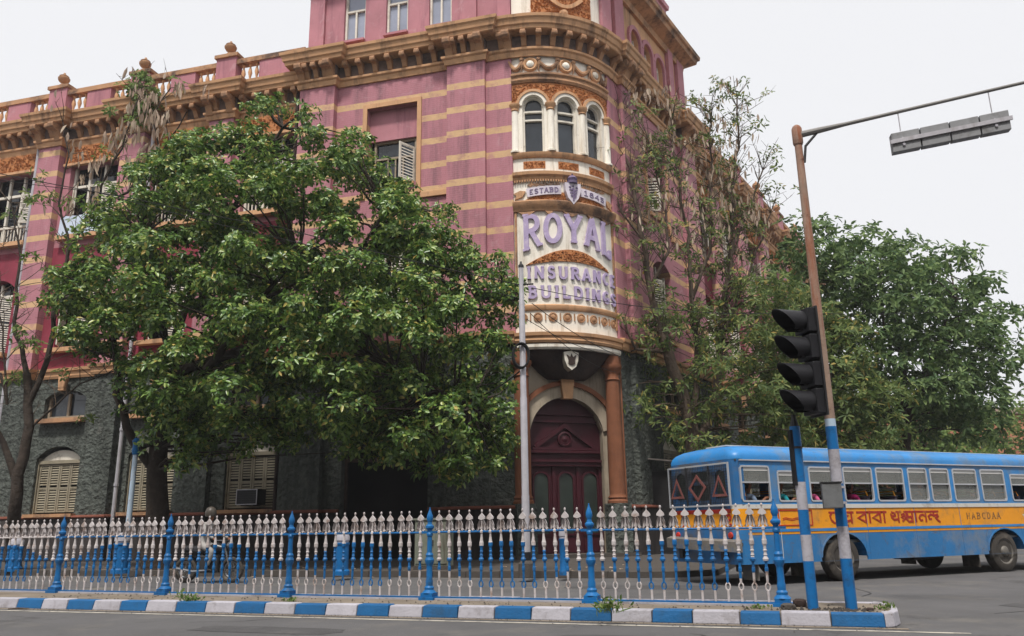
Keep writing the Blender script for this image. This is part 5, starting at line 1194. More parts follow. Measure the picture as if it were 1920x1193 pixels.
# ---- Bengali lettering, strokes hung from the head line
BG = {
 'ja': (.95, [[(-.05, 1), (1.0, 1)], [(.16, .92), (.04, .7), (.1, .35), (.3, .1), (.52, .06), (.7, .22), (.7, .45), (.56, .56), (.42, .46)], [(.74, 1), (.8, .75), (.98, .6)]]),
 'ya': (.85, [[(-.05, 1), (.9, 1)], [(.7, 1), (.7, 0)], [(.12, .96), (.2, .78), (.42, .7), (.16, .46), (.4, .2), (.7, .34)], [(.36, -.16), (.42, -.16)]]),
 'ba': (.8, [[(-.05, 1), (.85, 1)], [(.66, 1), (.66, 0)], [(.66, .92), (.08, .5), (.64, .12)]]),
 'aa': (.36, [[(-.05, 1), (.4, 1)], [(.18, 1.12), (.18, 0)]]),
 'pa': (.85, [[(.5, 1), (.9, 1)], [(.68, 1.08), (.68, 0)], [(.12, .98), (.4, .88), (.42, .66), (.2, .6), (.06, .78), (.12, .5), (.3, .28), (.68, .34)]]),
 'ncha': (1.1, [[(.3, 1), (1.1, 1)], [(.06, .72), (.3, .8), (.34, .6), (.08, .5), (.3, .3), (.12, .1)], [(.5, 1.05), (.5, .55), (.36, .4)], [(.56, .9), (.62, .55), (.5, .3), (.66, .08), (.9, .12), (.96, .4), (.8, .56), (.66, .46)], [(.98, .9), (.98, .0)]]),
 'na': (.8, [[(-.05, 1), (.85, 1)], [(.66, 1), (.66, 0)], [(.64, .56), (.44, .72), (.2, .66), (.1, .42), (.2, .18), (.38, .22)]]),
 'nda': (1.1, [[(-.05, 1), (1.0, 1)], [(.56, .98), (.56, .5)], [(.5, .66), (.3, .74), (.1, .56), (.16, .3), (.36, .3)], [(.62, .62), (.86, .72), (.92, .54), (.72, .4), (.84, .2), (1.06, .0)]]),
}
x = -.12; W_ = 3.4/(.95+.85+.3+.8+.36+.8+.36+.3+.85+1.1+.36+.8+1.1)
for c in ('ja', 'ya', None, 'ba', 'aa', 'ba', 'aa', None, 'pa', 'ncha', 'aa', 'na', 'nda'):
    if c is None: x += .3*W_; continue
    gw, sk = BG[c]; mb = MB()
    for q, s_ in enumerate(sk): mb.ribbon(BUS, [(x+p[0]*W_, 1.17+p[1]*.235) for p in s_], .045, 0, .007+q*.0012)
    mb.build('letter', M['bus_text'], bus); x += gw*W_
M['bus_text2'] = mat('worn_grey_lettering', S(120, 86, 56), .8, .2, 6, stain=S(206, 146, 60), ss=8, sa=.9)
x = 4.18
for c in 'HABCDAA': letter(c, BUS, x, 1.22, .13, .15, 0, .005, 'bus_text2', bus, st=.2, serif=.12); x += .18
M['teal'] = mat('teal_paint', S(30, 128, 120), .6, .1); 
mb = MB(); mb.prism(BUS, arcpts(6.5, 1.3, .24, .15, 0, 180, 12), 0, .006); mb.build('emblem', M['teal'], bus)
mb = MB(); mb.prism(BUS, [(6.2, 1.32), (6.8, 1.32), (6.75, 1.2), (6.32, 1.18)], 0, .008); mb.build('emblem_plate', M['bus_grey'], bus)
for q, c in enumerate('BUS'): letter(c, BUS, 6.33+q*.13, 1.2, .1, .1, .007, .011, 'bus_red', bus, st=.2, serif=.1)

# ================================================================ people (skinned skeletons)
def skin_mesh(name, nodes, edges, mt, parent=None, sub=2):
    """nodes: {key: (world point, radius)}; grows one continuous surface along the edges"""
    keys = list(nodes); idx = {k_: i for i, k_ in enumerate(keys)}; o0 = root_loc(parent)
    me = bpy.data.meshes.new(name); me.from_pydata([Vector(nodes[k_][0])-o0 for k_ in keys], [(idx[a], idx[b]) for a, b in edges], [])
    o = bpy.data.objects.new(name, me); COL.objects.link(o); o.parent = parent
    me.materials.append(mt)
    sk = o.modifiers.new('skin', 'SKIN'); sk.use_smooth_shade = True
    for i, k_ in enumerate(keys):
        r_ = nodes[k_][1]; me.skin_vertices[0].data[i].radius = r_ if isinstance(r_, tuple) else (r_, r_)
    me.skin_vertices[0].data[0].use_root = True
    s_ = o.modifiers.new('subdivision', 'SUBSURF'); s_.levels = sub; s_.render_levels = sub
    return o
M['skin'] = mat('brown_skin', S(122, 82, 62), .6, .08, 4); M['hair'] = mat('black_hair', S(24, 21, 20), .6, .2, 8)
def cloth(n, c): M[n] = mat(n, c, .9, .12, 3, bump=.3, bs=14); return M[n]
def bake(o):
    dg = bpy.context.evaluated_depsgraph_get(); me = bpy.data.meshes.new_from_object(o.evaluated_get(dg)); o.modifiers.clear(); o.data = me
def sitter(label, a, d, mtop, arm_out=None, look=0.0):
    base = BUS.pt(a, d, 1.28); t = thing('person', label, 'person', (base.x, base.y, 1.28), 'passengers in the bus')
    P = lambda da, dd, dz: BUS.pt(a+da, d+dd, 1.28+dz)
    nd = {'pel': (P(0, 0, .08), (.15, .12)), 'waist': (P(-.02, 0, .25), (.13, .1)), 'chest': (P(-.03, 0, .42), (.16, .11)), 'neckb': (P(-.03, 0, .54), (.07, .06)),
          'thl': (P(.14, .1, .08), .085), 'knl': (P(.42, .1, .07), .06), 'thr': (P(.14, -.1, .08), .085), 'knr': (P(.42, -.1, .07), .06),
          'sl': (P(-.03, .19, .47), .06), 'sr': (P(-.03, -.19, .47), .06)}
    ed = [('pel', 'waist'), ('waist', 'chest'), ('chest', 'neckb'), ('pel', 'thl'), ('thl', 'knl'), ('pel', 'thr'), ('thr', 'knr'), ('chest', 'sl'), ('chest', 'sr')]
    nd['el'] = (P(.05, .24, .25), .045); nd['er'] = (P(.05, -.24, .25), .045); ed += [('sl', 'el'), ('sr', 'er')]
    o = skin_mesh('clothing', nd, ed, mtop, t)
    hx = {'neck': (P(-.02, 0, .53), .048), 'jaw': (P(.03, 0, .66), (.068, .075)), 'skull': (P(.0, 0, .76), (.085, .095)), 'top': (P(-.01, 0, .84), .05)}
    b = skin_mesh('body', hx, [('neck', 'jaw'), ('jaw', 'skull'), ('skull', 'top')], M['skin'], t)
    mb = MB(); mb.lathe(P(.085+.02, 0, .68), [(.018, 0), (.008, .045)], 6, ax=BUS.u*.5+Z); mb.build('nose', M['skin'], t)
    h = skin_mesh('hair', {'a': (P(-.035, 0, .74), (.09, .1)), 'b': (P(-.02, 0, .85), (.07, .08)), 'c': (P(-.07, 0, .64), .06)}, [('a', 'b'), ('a', 'c')], M['hair'], t)
    if arm_out:
        q = skin_mesh('arm', {'e': (P(.05, .24, .25), .042), 'w': (BUS.pt(*arm_out[:2], arm_out[2]), .03), 'h': (BUS.pt(arm_out[0]+.09, arm_out[1]+.02, arm_out[2]-.01), .034)}, [('e', 'w'), ('w', 'h')], M['skin'], t)
    else:
        q = skin_mesh('arm', {'e': (P(.05, .24, .25), .042), 'w': (P(.28, .16, .16), .03), 'h': (P(.36, .13, .15), .036)}, [('e', 'w'), ('w', 'h')], M['skin'], t)
    return t
SITY = -.33
sitter('bus passenger in grey-blue shirt resting a forearm on the window edge', -2.0, SITY, cloth('grey_blue_cotton', S(112, 128, 150)), (-1.72, -.1, 1.72))
sitter('bus passenger in a teal top at the second window', -1.14, SITY, cloth('teal_cotton', S(30, 140, 150)), (-.95, -.12, 1.7))
sitter('bus passenger in a pink top beside the striped post', -.28, SITY, cloth('pink_cotton', S(206, 96, 140)))
sitter('bus passenger in a magenta top at the fourth window', .96, SITY-.05, cloth('magenta_cotton', S(170, 40, 104)))

# ================================================================ motorcycle with rider behind the railing
MP = at_z(388, 1093, 0); MD = heading(104); MF = Fr(MP, MD, (MD.y, -MD.x))
moto = thing('motorcycle', 'black motorcycle on the road behind the railing', 'motorcycle', (MP.x, MP.y, 0))
M['moto'] = mat('black_enamel', S(26, 28, 34), .35, .2, 3, spec=.5); M['chrome'] = mat('chrome', S(140, 142, 146), .3, .1, 3, metal=.9)
for a in (-.62, .66):
    mb = MB(); mb.tube([MF.pt(a+.275*math.cos(2*math.pi*t/24), 0, .31+.255*math.sin(2*math.pi*t/24)) for t in range(25)], .056, 8, caps=False); w_ = mb.build('wheel', M['tyre'], moto, smooth=True)
    mb = MB(); mb.tube([MF.pt(a+0.19*math.cos(2*math.pi*t/24), 0, .31+0.19*math.sin(2*math.pi*t/24)) for t in range(25)], .022, 6, caps=False)
    for q in range(8): an = 2*math.pi*q/8; mb.tube([MF.pt(a, .02*(-1)**q, .31), MF.pt(a+.19*math.cos(an), 0, .31+.19*math.sin(an))], .012, 4)
    mb.lathe(MF.pt(a, -.06, .31), [(.05, 0), (.05, .12)], 10, ax=MF.v); mb.build('rim', M['chrome'], w_)
mb = MB(); mb.tube([MF.pt(-.05, 0, .72), MF.pt(.2, 0, .82), MF.pt(.42, 0, .8)], [.1, .15, .08], 12); mb.build('fuel_tank', M['moto'], moto, smooth=True)
mb = MB(); mb.tube([MF.pt(.02, 0, .74), MF.pt(-.35, 0, .76), MF.pt(-.75, 0, .82)], [.1, .12, .07], 10); mb.build('seat', M['black'], moto, smooth=True)
mb = MB(); mb.box(MF, -.2, .34, -.14, .14, .24, .66); mb.build('engine', M['darkmetal'], moto, bevel=.04)
mb = MB(); mb.tube([MF.pt(.66, .09, .31), MF.pt(.48, .08, .85)], .022, 8); mb.tube([MF.pt(.66, -.09, .31), MF.pt(.48, -.08, .85)], .022, 8); mb.build('fork', M['chrome'], moto)
mb = MB(); mb.tube([MF.pt(.36, .34, 1.0), MF.pt(.46, .2, 1.0), MF.pt(.47, -.2, 1.0), MF.pt(.36, -.34, 1.0)], .014, 8); mb.build('handlebar', M['chrome'], moto)
mb = MB(); mb.lathe(MF.pt(.5, 0, .88), [(.06, 0), (.1, .06), (.1, .12), (.03, .14)], 14, ax=MD); mb.build('headlight', M['chrome'], moto, smooth=True)
mb = MB(); mb.tube([MF.pt(.1, .14, .3), MF.pt(-.3, .16, .27), MF.pt(-.85, .17, .36)], [.025, .04, .045], 8); mb.build('exhaust', M['chrome'], moto, smooth=True)
for a in (-.62, .66):
    mb = MB(); k = 8
    for t in range(k):
        a_, b_ = R(30+120*t/k), R(30+120*(t+1)/k); mb.add([MF.pt(a+.35*math.cos(x_), d_, .31+.35*math.sin(x_)) for x_, d_ in ((a_, -.06), (b_, -.06), (b_, .06), (a_, .06))], [(0, 1, 2, 3)])
    mb.build('mudguard', M['moto'], moto)
mb = MB(); mb.tube([MF.pt(.42, 0, .8), MF.pt(.15, 0, .35), MF.pt(-.2, 0, .3), MF.pt(-.62, 0, .31)], .024, 8); mb.tube([MF.pt(.42, 0, .8), MF.pt(-.3, 0, .7), MF.pt(-.62, 0, .31)], .02, 8); mb.build('frame', M['moto'], moto)
rid = thing('person', 'motorcycle rider in white shirt and trousers and a helmet', 'person', MF.pt(-.2, 0, .8))
wh_ = cloth('white_cotton', S(150, 147, 144)); P = lambda a, d, z: MF.pt(a, d, z)
nd = {'pel': (P(-.25, 0, .92), (.16, .13)), 'waist': (P(-.2, 0, 1.1), (.14, .11)), 'chest': (P(-.12, 0, 1.3), (.17, .12)), 'nb': (P(-.08, 0, 1.44), (.08, .07)), 'sl': (P(-.1, .2, 1.37), .065), 'sr': (P(-.1, -.2, 1.37), .065), 'el': (P(.08, .29, 1.17), .05), 'er': (P(.08, -.29, 1.17), .05), 'wl': (P(.3, .31, 1.05), .036), 'wr': (P(.3, -.31, 1.05), .036),
      'tl': (P(-.12, .13, .88), .095), 'kl': (P(.22, .2, .76), .07), 'al': (P(.1, .2, .4), .048), 'tr': (P(-.12, -.13, .88), .095), 'kr': (P(.22, -.2, .76), .07), 'ar': (P(.1, -.2, .4), .048)}
skin_mesh('clothing', nd, [('pel', 'waist'), ('waist', 'chest'), ('chest', 'nb'), ('chest', 'sl'), ('chest', 'sr'), ('sl', 'el'), ('sr', 'er'), ('el', 'wl'), ('er', 'wr'), ('pel', 'tl'), ('tl', 'kl'), ('kl', 'al'), ('pel', 'tr'), ('tr', 'kr'), ('kr', 'ar')], wh_, rid)
skin_mesh('body', {'n': (P(-.07, 0, 1.43), .05), 'j': (P(-.0, 0, 1.56), (.07, .075)), 's': (P(-.03, 0, 1.65), .085)}, [('n', 'j'), ('j', 's')], M['skin'], rid)
for s_ in (-1, 1):
    skin_mesh('hand', {'w': (P(.29, s_*.31, 1.05), .035), 'p': (P(.37, s_*.31, 1.01), (.042, .03)), 'f': (P(.4, s_*.3, .98), .022), 't': (P(.36, s_*.27, 1.0), .016)}, [('w', 'p'), ('p', 'f'), ('p', 't')], M['skin'], rid)
    skin_mesh('shoe', {'a': (P(.09, s_*.2, .38), .05), 'h': (P(.07, s_*.2, .32), .045), 't': (P(.25, s_*.2, .29), .035)}, [('a', 'h'), ('h', 't')], M['hair'], rid)
mb = MB(); mb.lathe(P(-.04, 0, 1.58), [(.125, 0), (.14, .06), (.135, .13), (.1, .2), (.05, .235), (0, .245)], 16); mb.build('helmet', mat('dark_helmet', S(74, 68, 62), .4, .1), rid, smooth=True)
# ================================================================ trees
def quad_mesh(name, V_, F_, mt, parent=None, origin=None):
    o0 = root_loc(parent) if origin is None else Vector(origin)
    V_ = V_ - np.array(o0)[None]; me = bpy.data.meshes.new(name); nv, nf = len(V_), len(F_)
    me.vertices.add(nv); me.vertices.foreach_set('co', V_.astype(np.float32).ravel())
    me.loops.add(nf*4); me.loops.foreach_set('vertex_index', F_.astype(np.int32).ravel())
    me.polygons.add(nf); me.polygons.foreach_set('loop_start', np.arange(0, nf*4, 4, dtype=np.int32)); me.polygons.foreach_set('loop_total', np.full(nf, 4, dtype=np.int32))
    me.update(calc_edges=True); me.materials.append(mt)
    o = bpy.data.objects.new(name, me); COL.objects.link(o); o.parent = parent
    if origin is not None: o.location = o0
    return o
def unit(a): return a/np.maximum(1e-9, np.linalg.norm(a, axis=-1, keepdims=True))
def leaf_blades(base, dirv, nrm, ln, wd, fold=.25, droop=.15, shape=(.38, .72, .5, .42)):
    """folded leaf blades: six points, two faces each"""
    N_ = len(base); d = unit(dirv); sd = unit(np.cross(d, nrm)); nn = np.cross(sd, d); ln = ln[:, None]; wd = wd[:, None]
    f1, f2, w1, w2 = shape
    dn = np.array([0, 0, -1.0])
    tip = base + d*ln + dn*ln*droop
    p1 = base + d*ln*f1 + dn*ln*droop*.15; p2 = base + d*ln*f2 + dn*ln*droop*.5
    l1 = p1 + sd*wd*w1 + nn*wd*fold; l2 = p2 + sd*wd*w2 + nn*wd*fold*.8
    r1 = p1 - sd*wd*w1 + nn*wd*fold; r2 = p2 - sd*wd*w2 + nn*wd*fold*.8
    V_ = np.stack([base, l1, l2, tip, r2, r1], 1).reshape(-1, 3)
    i = np.arange(N_)[:, None]*6
    F_ = np.concatenate([i+np.array([[0, 1, 2, 3]]), i+np.array([[0, 3, 4, 5]])], 1).reshape(-1, 4)
    return V_, F_
def rosettes(cen, axis, k, ln, wd, rng, tilt=(-.25, .7), **kw):
    axis = unit(axis); n_ = len(cen); ref = np.where(np.abs(axis[:, 2:3]) < .9, np.array([[0, 0, 1.0]]), np.array([[1.0, 0, 0]]))
    e1 = unit(np.cross(axis, ref)); e2 = np.cross(axis, e1)
    az = rng.uniform(0, 2*np.pi, (n_, 1)) + np.arange(k)[None]*2*np.pi/k + rng.normal(0, .25, (n_, k)); ti = rng.uniform(*tilt, (n_, k))
    d = axis[:, None]*np.sin(ti)[..., None] + (e1[:, None]*np.cos(az)[..., None]+e2[:, None]*np.sin(az)[..., None])*np.cos(ti)[..., None]
    base = np.repeat(cen[:, None], k, 1) + d*.02; nr = np.repeat(axis[:, None], k, 1) + rng.normal(0, .25, (n_, k, 3))
    m_ = n_*k; L_ = ln*rng.uniform(.5, 1.35, m_); W_ = wd*rng.uniform(.75, 1.2, m_)
    return leaf_blades(base.reshape(-1, 3), d.reshape(-1, 3), nr.reshape(-1, 3), L_, W_, **kw)
def in_poly(x, y, poly):
    c = False; j = len(poly)-1
    for i in range(len(poly)):
        xi, yi = poly[i]; xj, yj = poly[j]
        if (yi > y) != (yj > y) and x < (xj-xi)*(y-yi)/(yj-yi)+xi: c = not c
        j = i
    return c
def edge_d(x, y, poly):
    b = 1e9; j = len(poly)-1
    for i in range(len(poly)):
        p = Vector(poly[i]); q = Vector(poly[j]); e = q-p; t = max(0, min(1, ((Vector((x, y))-p).dot(e))/max(1e-9, e.length_squared))); b = min(b, (Vector((x, y))-(p+e*t)).length); j = i
    return b
def clumps(poly, depth, thick, n_, sep, seed, full=180.0):
    """clump centres filling a crown whose outline was measured in the photograph and whose depth swells with distance from its edge"""
    rng = random.Random(seed); xs_ = [p[0] for p in poly]; ys_ = [p[1] for p in poly]; out = []; tries = 0
    while len(out) < n_ and tries < 60000:
        tries += 1; x, y = rng.uniform(min(xs_), max(xs_)), rng.uniform(min(ys_), max(ys_))
        if not in_poly(x, y, poly): continue
        e = min(1, edge_d(x, y, poly)/full); th_ = thick*math.sqrt(max(.03, e*(2-e)))
        p = at_y(x, y, depth + rng.uniform(-1, 1)*th_)
        if all((p-q).length > sep for q in out): out.append(p)
    return out
def limb(name, pts, r0, r1, mt, parent, n=9):
    """a tapered limb through PTS, with small bends"""
    P = []; 
    for i in range(len(pts)-1):
        a, b = Vector(pts[i]), Vector(pts[i+1]); k = max(2, int((b-a).length/.5))
        for t in range(k):
            q = a.lerp(b, t/k)
            if i or t: q = q + Vector((random.uniform(-1, 1), random.uniform(-1, 1), random.uniform(-.5, .5)))*min(.07, .03*(b-a).length)
            P.append(q)
    P.append(Vector(pts[-1])); m_ = len(P)
    mb = MB(); mb.tube(P, [r0+(r1-r0)*(i/(m_-1))**.8 for i in range(m_)], n); return mb.build(name, mt, parent, smooth=True, normals=False, angle=80), P
def twigs(mb, targets, skeleton, r0=.045, r1=.012, sag=.25):
    for c in targets:
        s_ = min(skeleton, key=lambda q: (q-c).length + max(0, q.z-c.z)*1.2); mid = s_.lerp(c, .5)+Vector((random.uniform(-.25, .25), random.uniform(-.25, .25), sag*random.uniform(-.3, 1)))
        mb.tube([s_, s_.lerp(mid, .55)+Vector((random.uniform(-.06, .06),)*3), mid, mid.lerp(c, .6), c], [r0, r0*.9, (r0+r1)/2, r1*1.4, r1], 5)
def leafy(name, cl, rad, per, k, ln, wd, mt, parent, seed, up=.55, squash=.75, **kw):
    rng = np.random.default_rng(seed); C_ = np.array([tuple(c) for c in cl]); n_ = len(C_)
    d = unit(rng.normal(size=(n_, per, 3)) + np.array([0, -.12, up*.6])); rr = rad*rng.uniform(.35, 1.08, (n_, per, 1))*rng.uniform(.75, 1.25, (n_, 1, 1))
    pos = C_[:, None] + d*rr*np.array([1.15, 1.15, squash]); ax = unit(d + np.array([0, 0, up]) + rng.normal(0, .3, d.shape))
    V_, F_ = rosettes(pos.reshape(-1, 3), ax.reshape(-1, 3), k, ln, wd, rng, **kw)
    o = quad_mesh(name, V_, F_, mt, parent); o['kind'] = 'stuff'; return o, pos.reshape(-1, 3)

# ---- the big leafy tree before the long facade
DT = 24.6
tp = at_z(292, 1069, .12); t1 = thing('leafy_tree', 'big dense broad-leaved tree hiding the middle of the long facade', 'tree', (tp.x, tp.y, .1))
def Q(x, y, d=0): return at_y(x, y, DT+d)
sk = []
o, p = limb('trunk', [tp+Z*-.05, Q(295, 960, .7), Q(292, 880, .5), Q(302, 800, .3), Q(330, 690, 0)], .42, .2, M['bark_dark'], t1, 12); sk += p
for path, r0 in (([Q(290, 880, .5), Q(250, 830, .2), Q(222, 740, -.2), Q(215, 640, -.4), Q(190, 540, -.6)], .17), ([Q(300, 810, .3), Q(380, 700, -.5), Q(470, 590, -1), Q(560, 480, -1.2)], .19), ([Q(318, 740, .2), Q(340, 600, .5), Q(400, 450, .8), Q(470, 340, .6), Q(530, 240, .3)], .17),
                 ([Q(330, 700, 0), Q(500, 640, .8), Q(680, 600, 1), Q(820, 600, .6)], .18), ([Q(500, 640, .8), Q(640, 520, 0), Q(720, 400, -.4)], .12), ([Q(600, 615, .9), Q(740, 690, -.4), Q(880, 760, -1.2)], .11), ([Q(820, 600, .6), Q(900, 560, .2), Q(960, 560, 0)], .08), ([Q(330, 690, .1), Q(290, 560, .3), Q(270, 440, .2)], .12)):
    o, p = limb('branch', path, r0, .05, M['bark_dark'], t1); sk += p
poly1 = [(115, 545), (160, 450), (215, 410), (255, 340), (330, 280), (440, 268), (500, 215), (540, 196), (590, 265), (675, 290), (730, 370), (820, 400), (850, 465), (930, 515), (962, 570), (930, 640), (915, 700), (935, 790), (940, 850), (840, 890), (720, 840), (600, 820), (480, 815), (395, 830), (330, 840), (285, 740), (240, 680), (175, 650), (120, 600)]
cl1 = clumps(poly1, DT, 4.0, 300, .72, 3)
# a bare hanging fringe and loose sprays that break the outline
edge = [(128, 520), (210, 425), (258, 330), (350, 262), (420, 250), (520, 188), (555, 205), (690, 262), (745, 362), (840, 395), (885, 470), (940, 512), (962, 560), (940, 640), (930, 760), (945, 860), (860, 900), (790, 880), (150, 650), (110, 560), (330, 870), (270, 760), (690, 820), (955, 545), (915, 515), (830, 420), (645, 262), (305, 300)]
edge += [(250, 770), (300, 800), (350, 790), (410, 815), (270, 830), (440, 790), (380, 840), (230, 730), (350, 850), (500, 820)]
_rr = random.Random(77); _pp = [(x, y) for x, y in poly1]
for i_ in range(len(_pp)):
    a_, b_ = Vector(_pp[i_]), Vector(_pp[(i_+1) % len(_pp)])
    for _ in range(3):
        q_ = a_.lerp(b_, _rr.random()); n2_ = Vector((b_.y-a_.y, -(b_.x-a_.x))).normalized(); q_ = q_ + n2_*_rr.uniform(-5, 30); edge.append((q_.x, q_.y))
cle = [at_y(x, y, DT+random.uniform(-1.2, 1.2)) for x, y in edge]
leafy('crown', cl1, .6, 58, 7, .165, .088, M['leaf_main'], t1, 11)
o, _ = leafy('outer_sprays', cle, .36, 13, 6, .165, .085, M['leaf_main'], t1, 12)
mb = MB(); twigs(mb, cl1+cle, sk); o = mb.build('twigs', M['bark_dark'], t1, normals=False); o['kind'] = 'stuff'

# ---- pods and dry leaves that hang from the bare trees
def pods(name, pts, parent, seed, ln=(.3, .62), wd=.12, mt='pod'):
    rng = np.random.default_rng(seed); b = np.array([tuple(p) for p in pts]); n_ = len(b)
    d = np.tile([0, 0, -1.0], (n_, 1)) + rng.normal(0, .14, (n_, 3)); nr = rng.normal(size=(n_, 3)); nr[:, 2] *= .2
    V_, F_ = leaf_blades(b, d, nr, rng.uniform(*ln, n_), wd*rng.uniform(.7, 1.2, n_), fold=.3, droop=0, shape=(.3, .65, .42, .4)); o = quad_mesh(name, V_, F_, M[mt], parent); o['kind'] = 'stuff'; return o
def branchlets(mb, ends, skeleton, n_, length, seed, r=.014, up=1.0):
    rng = random.Random(seed); tips = []
    for _ in range(n_):
        s_ = rng.choice(skeleton); d = Vector((rng.gauss(0, .55), rng.gauss(0, .45), rng.gauss(up*.55, .4))).normalized(); L_ = length*rng.uniform(.4, 1.2)
        a = s_ + d*L_*.5 + Vector((0, 0, .06)); b = s_ + d*L_ + Vector((rng.uniform(-.15, .15), 0, .1)); mb.tube([s_, a, b], [r*1.3, r, r*.5], 4); tips.append(b)
        for q in range(2):
            e = a.lerp(b, rng.random()) ; f = e + Vector((rng.uniform(-.4, .4), rng.uniform(-.3, .3), rng.uniform(-.1, .4))); mb.tube([e, f], [r*.7, r*.35], 4); tips.append(f)
    return tips

# ---- bare tree at the left edge
DL = 25.6
lp0 = at_z(28, 1066, .12); t2 = thing('bare_tree', 'nearly leafless tree with tan hanging pods at the far end of the facade', 'tree', (lp0.x, lp0.y, .1))
def Q2(x, y, d=0): return at_y(x, y, DL+d)
sk2 = []
o, p = limb('trunk', [lp0+Z*-.05, Q2(28, 960, 0), Q2(35, 890, 0), Q2(55, 800, .2), Q2(50, 700, .2)], .24, .12, M['bark_dark'], t2, 10); sk2 += p
for path, r0 in (([Q2(30, 900, 0), Q2(8, 830), Q2(-30, 760), Q2(-60, 640)], .13), ([Q2(50, 700, .2), Q2(25, 600, .4), Q2(40, 480, .6), Q2(20, 380, .5)], .09), ([Q2(52, 760, .2), Q2(90, 680, .3), Q2(105, 560, .5), Q2(130, 470, .6), Q2(175, 390, .6), Q2(215, 300, .5), Q2(262, 180, .4)], .1), ([Q2(130, 470, .6), Q2(110, 380, .4), Q2(130, 290, .3), Q2(118, 230, .3)], .05), ([Q2(175, 390, .6), Q2(240, 360, .8), Q2(300, 290, .9), Q2(350, 210, .8)], .06), ([Q2(0, 700), Q2(15, 760), Q2(12, 680), Q2(-5, 560)], .05), ([Q2(95, 640, .3), Q2(180, 560, .4), Q2(230, 530, .4)], .04), ([Q2(60, 800, .2), Q2(150, 720, 0), Q2(230, 690, -.2)], .04), ([Q2(300, 290, .9), Q2(285, 220, .8), Q2(320, 165, .8)], .035)):
    o, p = limb('branch', path, r0, .02, M['bark_dark'], t2, 7); sk2 += p[2:]
mb = MB(); tips = branchlets(mb, None, [q for q in sk2 if q.z > 4.5], 170, 1.1, 5, .012); o = mb.build('twigs', M['bark'], t2, normals=False); o['kind'] = 'stuff'
rng_ = random.Random(9); pp = []
for (x, y, sx, sy, n_) in ((200, 250, 30, 40, 30), (290, 240, 45, 40, 60), (345, 240, 35, 45, 50), (255, 310, 60, 40, 45), (160, 330, 40, 40, 26), (240, 170, 35, 20, 24), (330, 180, 30, 25, 20), (120, 320, 30, 50, 12)):
    for _ in range(n_): pp.append(Q2(rng_.gauss(x, sx), rng_.gauss(y, sy), rng_.uniform(-.3, 1.2)))
near = lambda pt, tl: rng_.choice(sorted(tl, key=lambda q: (q-pt).length)[:9])
pp = [near(p_, tips)+Vector((random.gauss(0, .12), random.gauss(0, .12), random.gauss(0, .1))) for p_ in pp]
pods('pods', pp, t2, 21, (.3, .6), .12)
o, _ = leafy('crown', [q for q in random.sample(tips, 34)] + [Q2(60, 480, .2), Q2(160, 520), Q2(95, 560), Q2(165, 790), Q2(120, 440), Q2(210, 210, .4), Q2(330, 270, .8)], .3, 5, 5, .2, .08, M['leaf_light'], t2, 22)

# ---- bare pod tree beside the bay, leafy below
DM = 30.0
mp = Vector((7.05, 30.6, .12)); t3 = thing('pod_tree', 'gaunt many-stemmed tree hung with dry pods beside the sign bay', 'tree', (mp.x, mp.y, .1))
def Q3(x, y, d=0): return at_y(x, y, DM+d)
sk3 = []
o, p = limb('trunk', [mp, Q3(1312, 960, .4), Q3(1300, 850, .3), Q3(1288, 770, .2), Q3(1262, 690, 0), Q3(1240, 620, -.1)], .34, .2, M['bark'], t3, 12); sk3 += p
for path, r0 in (([Q3(1240, 620, -.1), Q3(1218, 540), Q3(1205, 450), Q3(1190, 360), Q3(1170, 270, .2), Q3(1160, 190, .3)], .15), ([Q3(1255, 660), Q3(1190, 655, -.2), Q3(1170, 600, -.3)], .09), ([Q3(1300, 840, .3), Q3(1308, 700, .6), Q3(1298, 560, .7), Q3(1290, 440, .7), Q3(1268, 320, .6), Q3(1255, 210, .6)], .15), ([Q3(1308, 850, .4), Q3(1345, 740, 1), Q3(1352, 620, 1.2), Q3(1372, 480, 1.4), Q3(1372, 360, 1.4), Q3(1385, 260, 1.4), Q3(1382, 180, 1.4)], .19), ([Q3(1350, 640, 1.2), Q3(1385, 560, 1.5), Q3(1420, 470, 1.7), Q3(1445, 400, 1.8)], .09), ([Q3(1298, 560, .7), Q3(1330, 470, .9), Q3(1335, 330, 1), Q3(1330, 210, 1)], .08), ([Q3(1218, 540), Q3(1255, 470, .2), Q3(1240, 360, .2), Q3(1215, 260, .2)], .07), ([Q3(1372, 480, 1.4), Q3(1410, 380, 1.4), Q3(1430, 320, 1.3)], .05), ([Q3(1205, 450), Q3(1165, 400, -.2), Q3(1145, 330, -.2)], .05)):
    o, p = limb('branch', path, r0, .03, M['bark'], t3, 8); sk3 += p[2:]
mb = MB(); tips = branchlets(mb, None, [q for q in sk3 if q.z > 7], 620, 1.3, 6, .014); o = mb.build('twigs', M['bark'], t3, normals=False); o['kind'] = 'stuff'
pp = []
for (x, y, sx, sy, n_) in ((1200, 170, 28, 35, 60), (1235, 240, 35, 35, 90), (1180, 300, 28, 50, 50), (1290, 290, 40, 45, 80), (1350, 350, 40, 50, 110), (1400, 400, 30, 40, 70), (1260, 380, 45, 50, 60), (1340, 230, 25, 40, 40), (1385, 200, 14, 60, 16), (1330, 165, 18, 20, 6), (1200, 420, 40, 40, 30)):
    for _ in range(n_): pp.append(Q3(rng_.gauss(x, sx), rng_.gauss(y, sy), rng_.uniform(-.4, 1.6)))
pp = [near(p_, tips)+Vector((random.gauss(0, .14), random.gauss(0, .14), random.gauss(0, .12))) for p_ in pp]
pods('pods', pp, t3, 31, (.25, .55), .11)
poly3 = [(1180, 620), (1240, 580), (1330, 560), (1420, 520), (1500, 500), (1530, 640), (1530, 840), (1400, 860), (1320, 870), (1235, 820), (1150, 770), (1150, 700)]
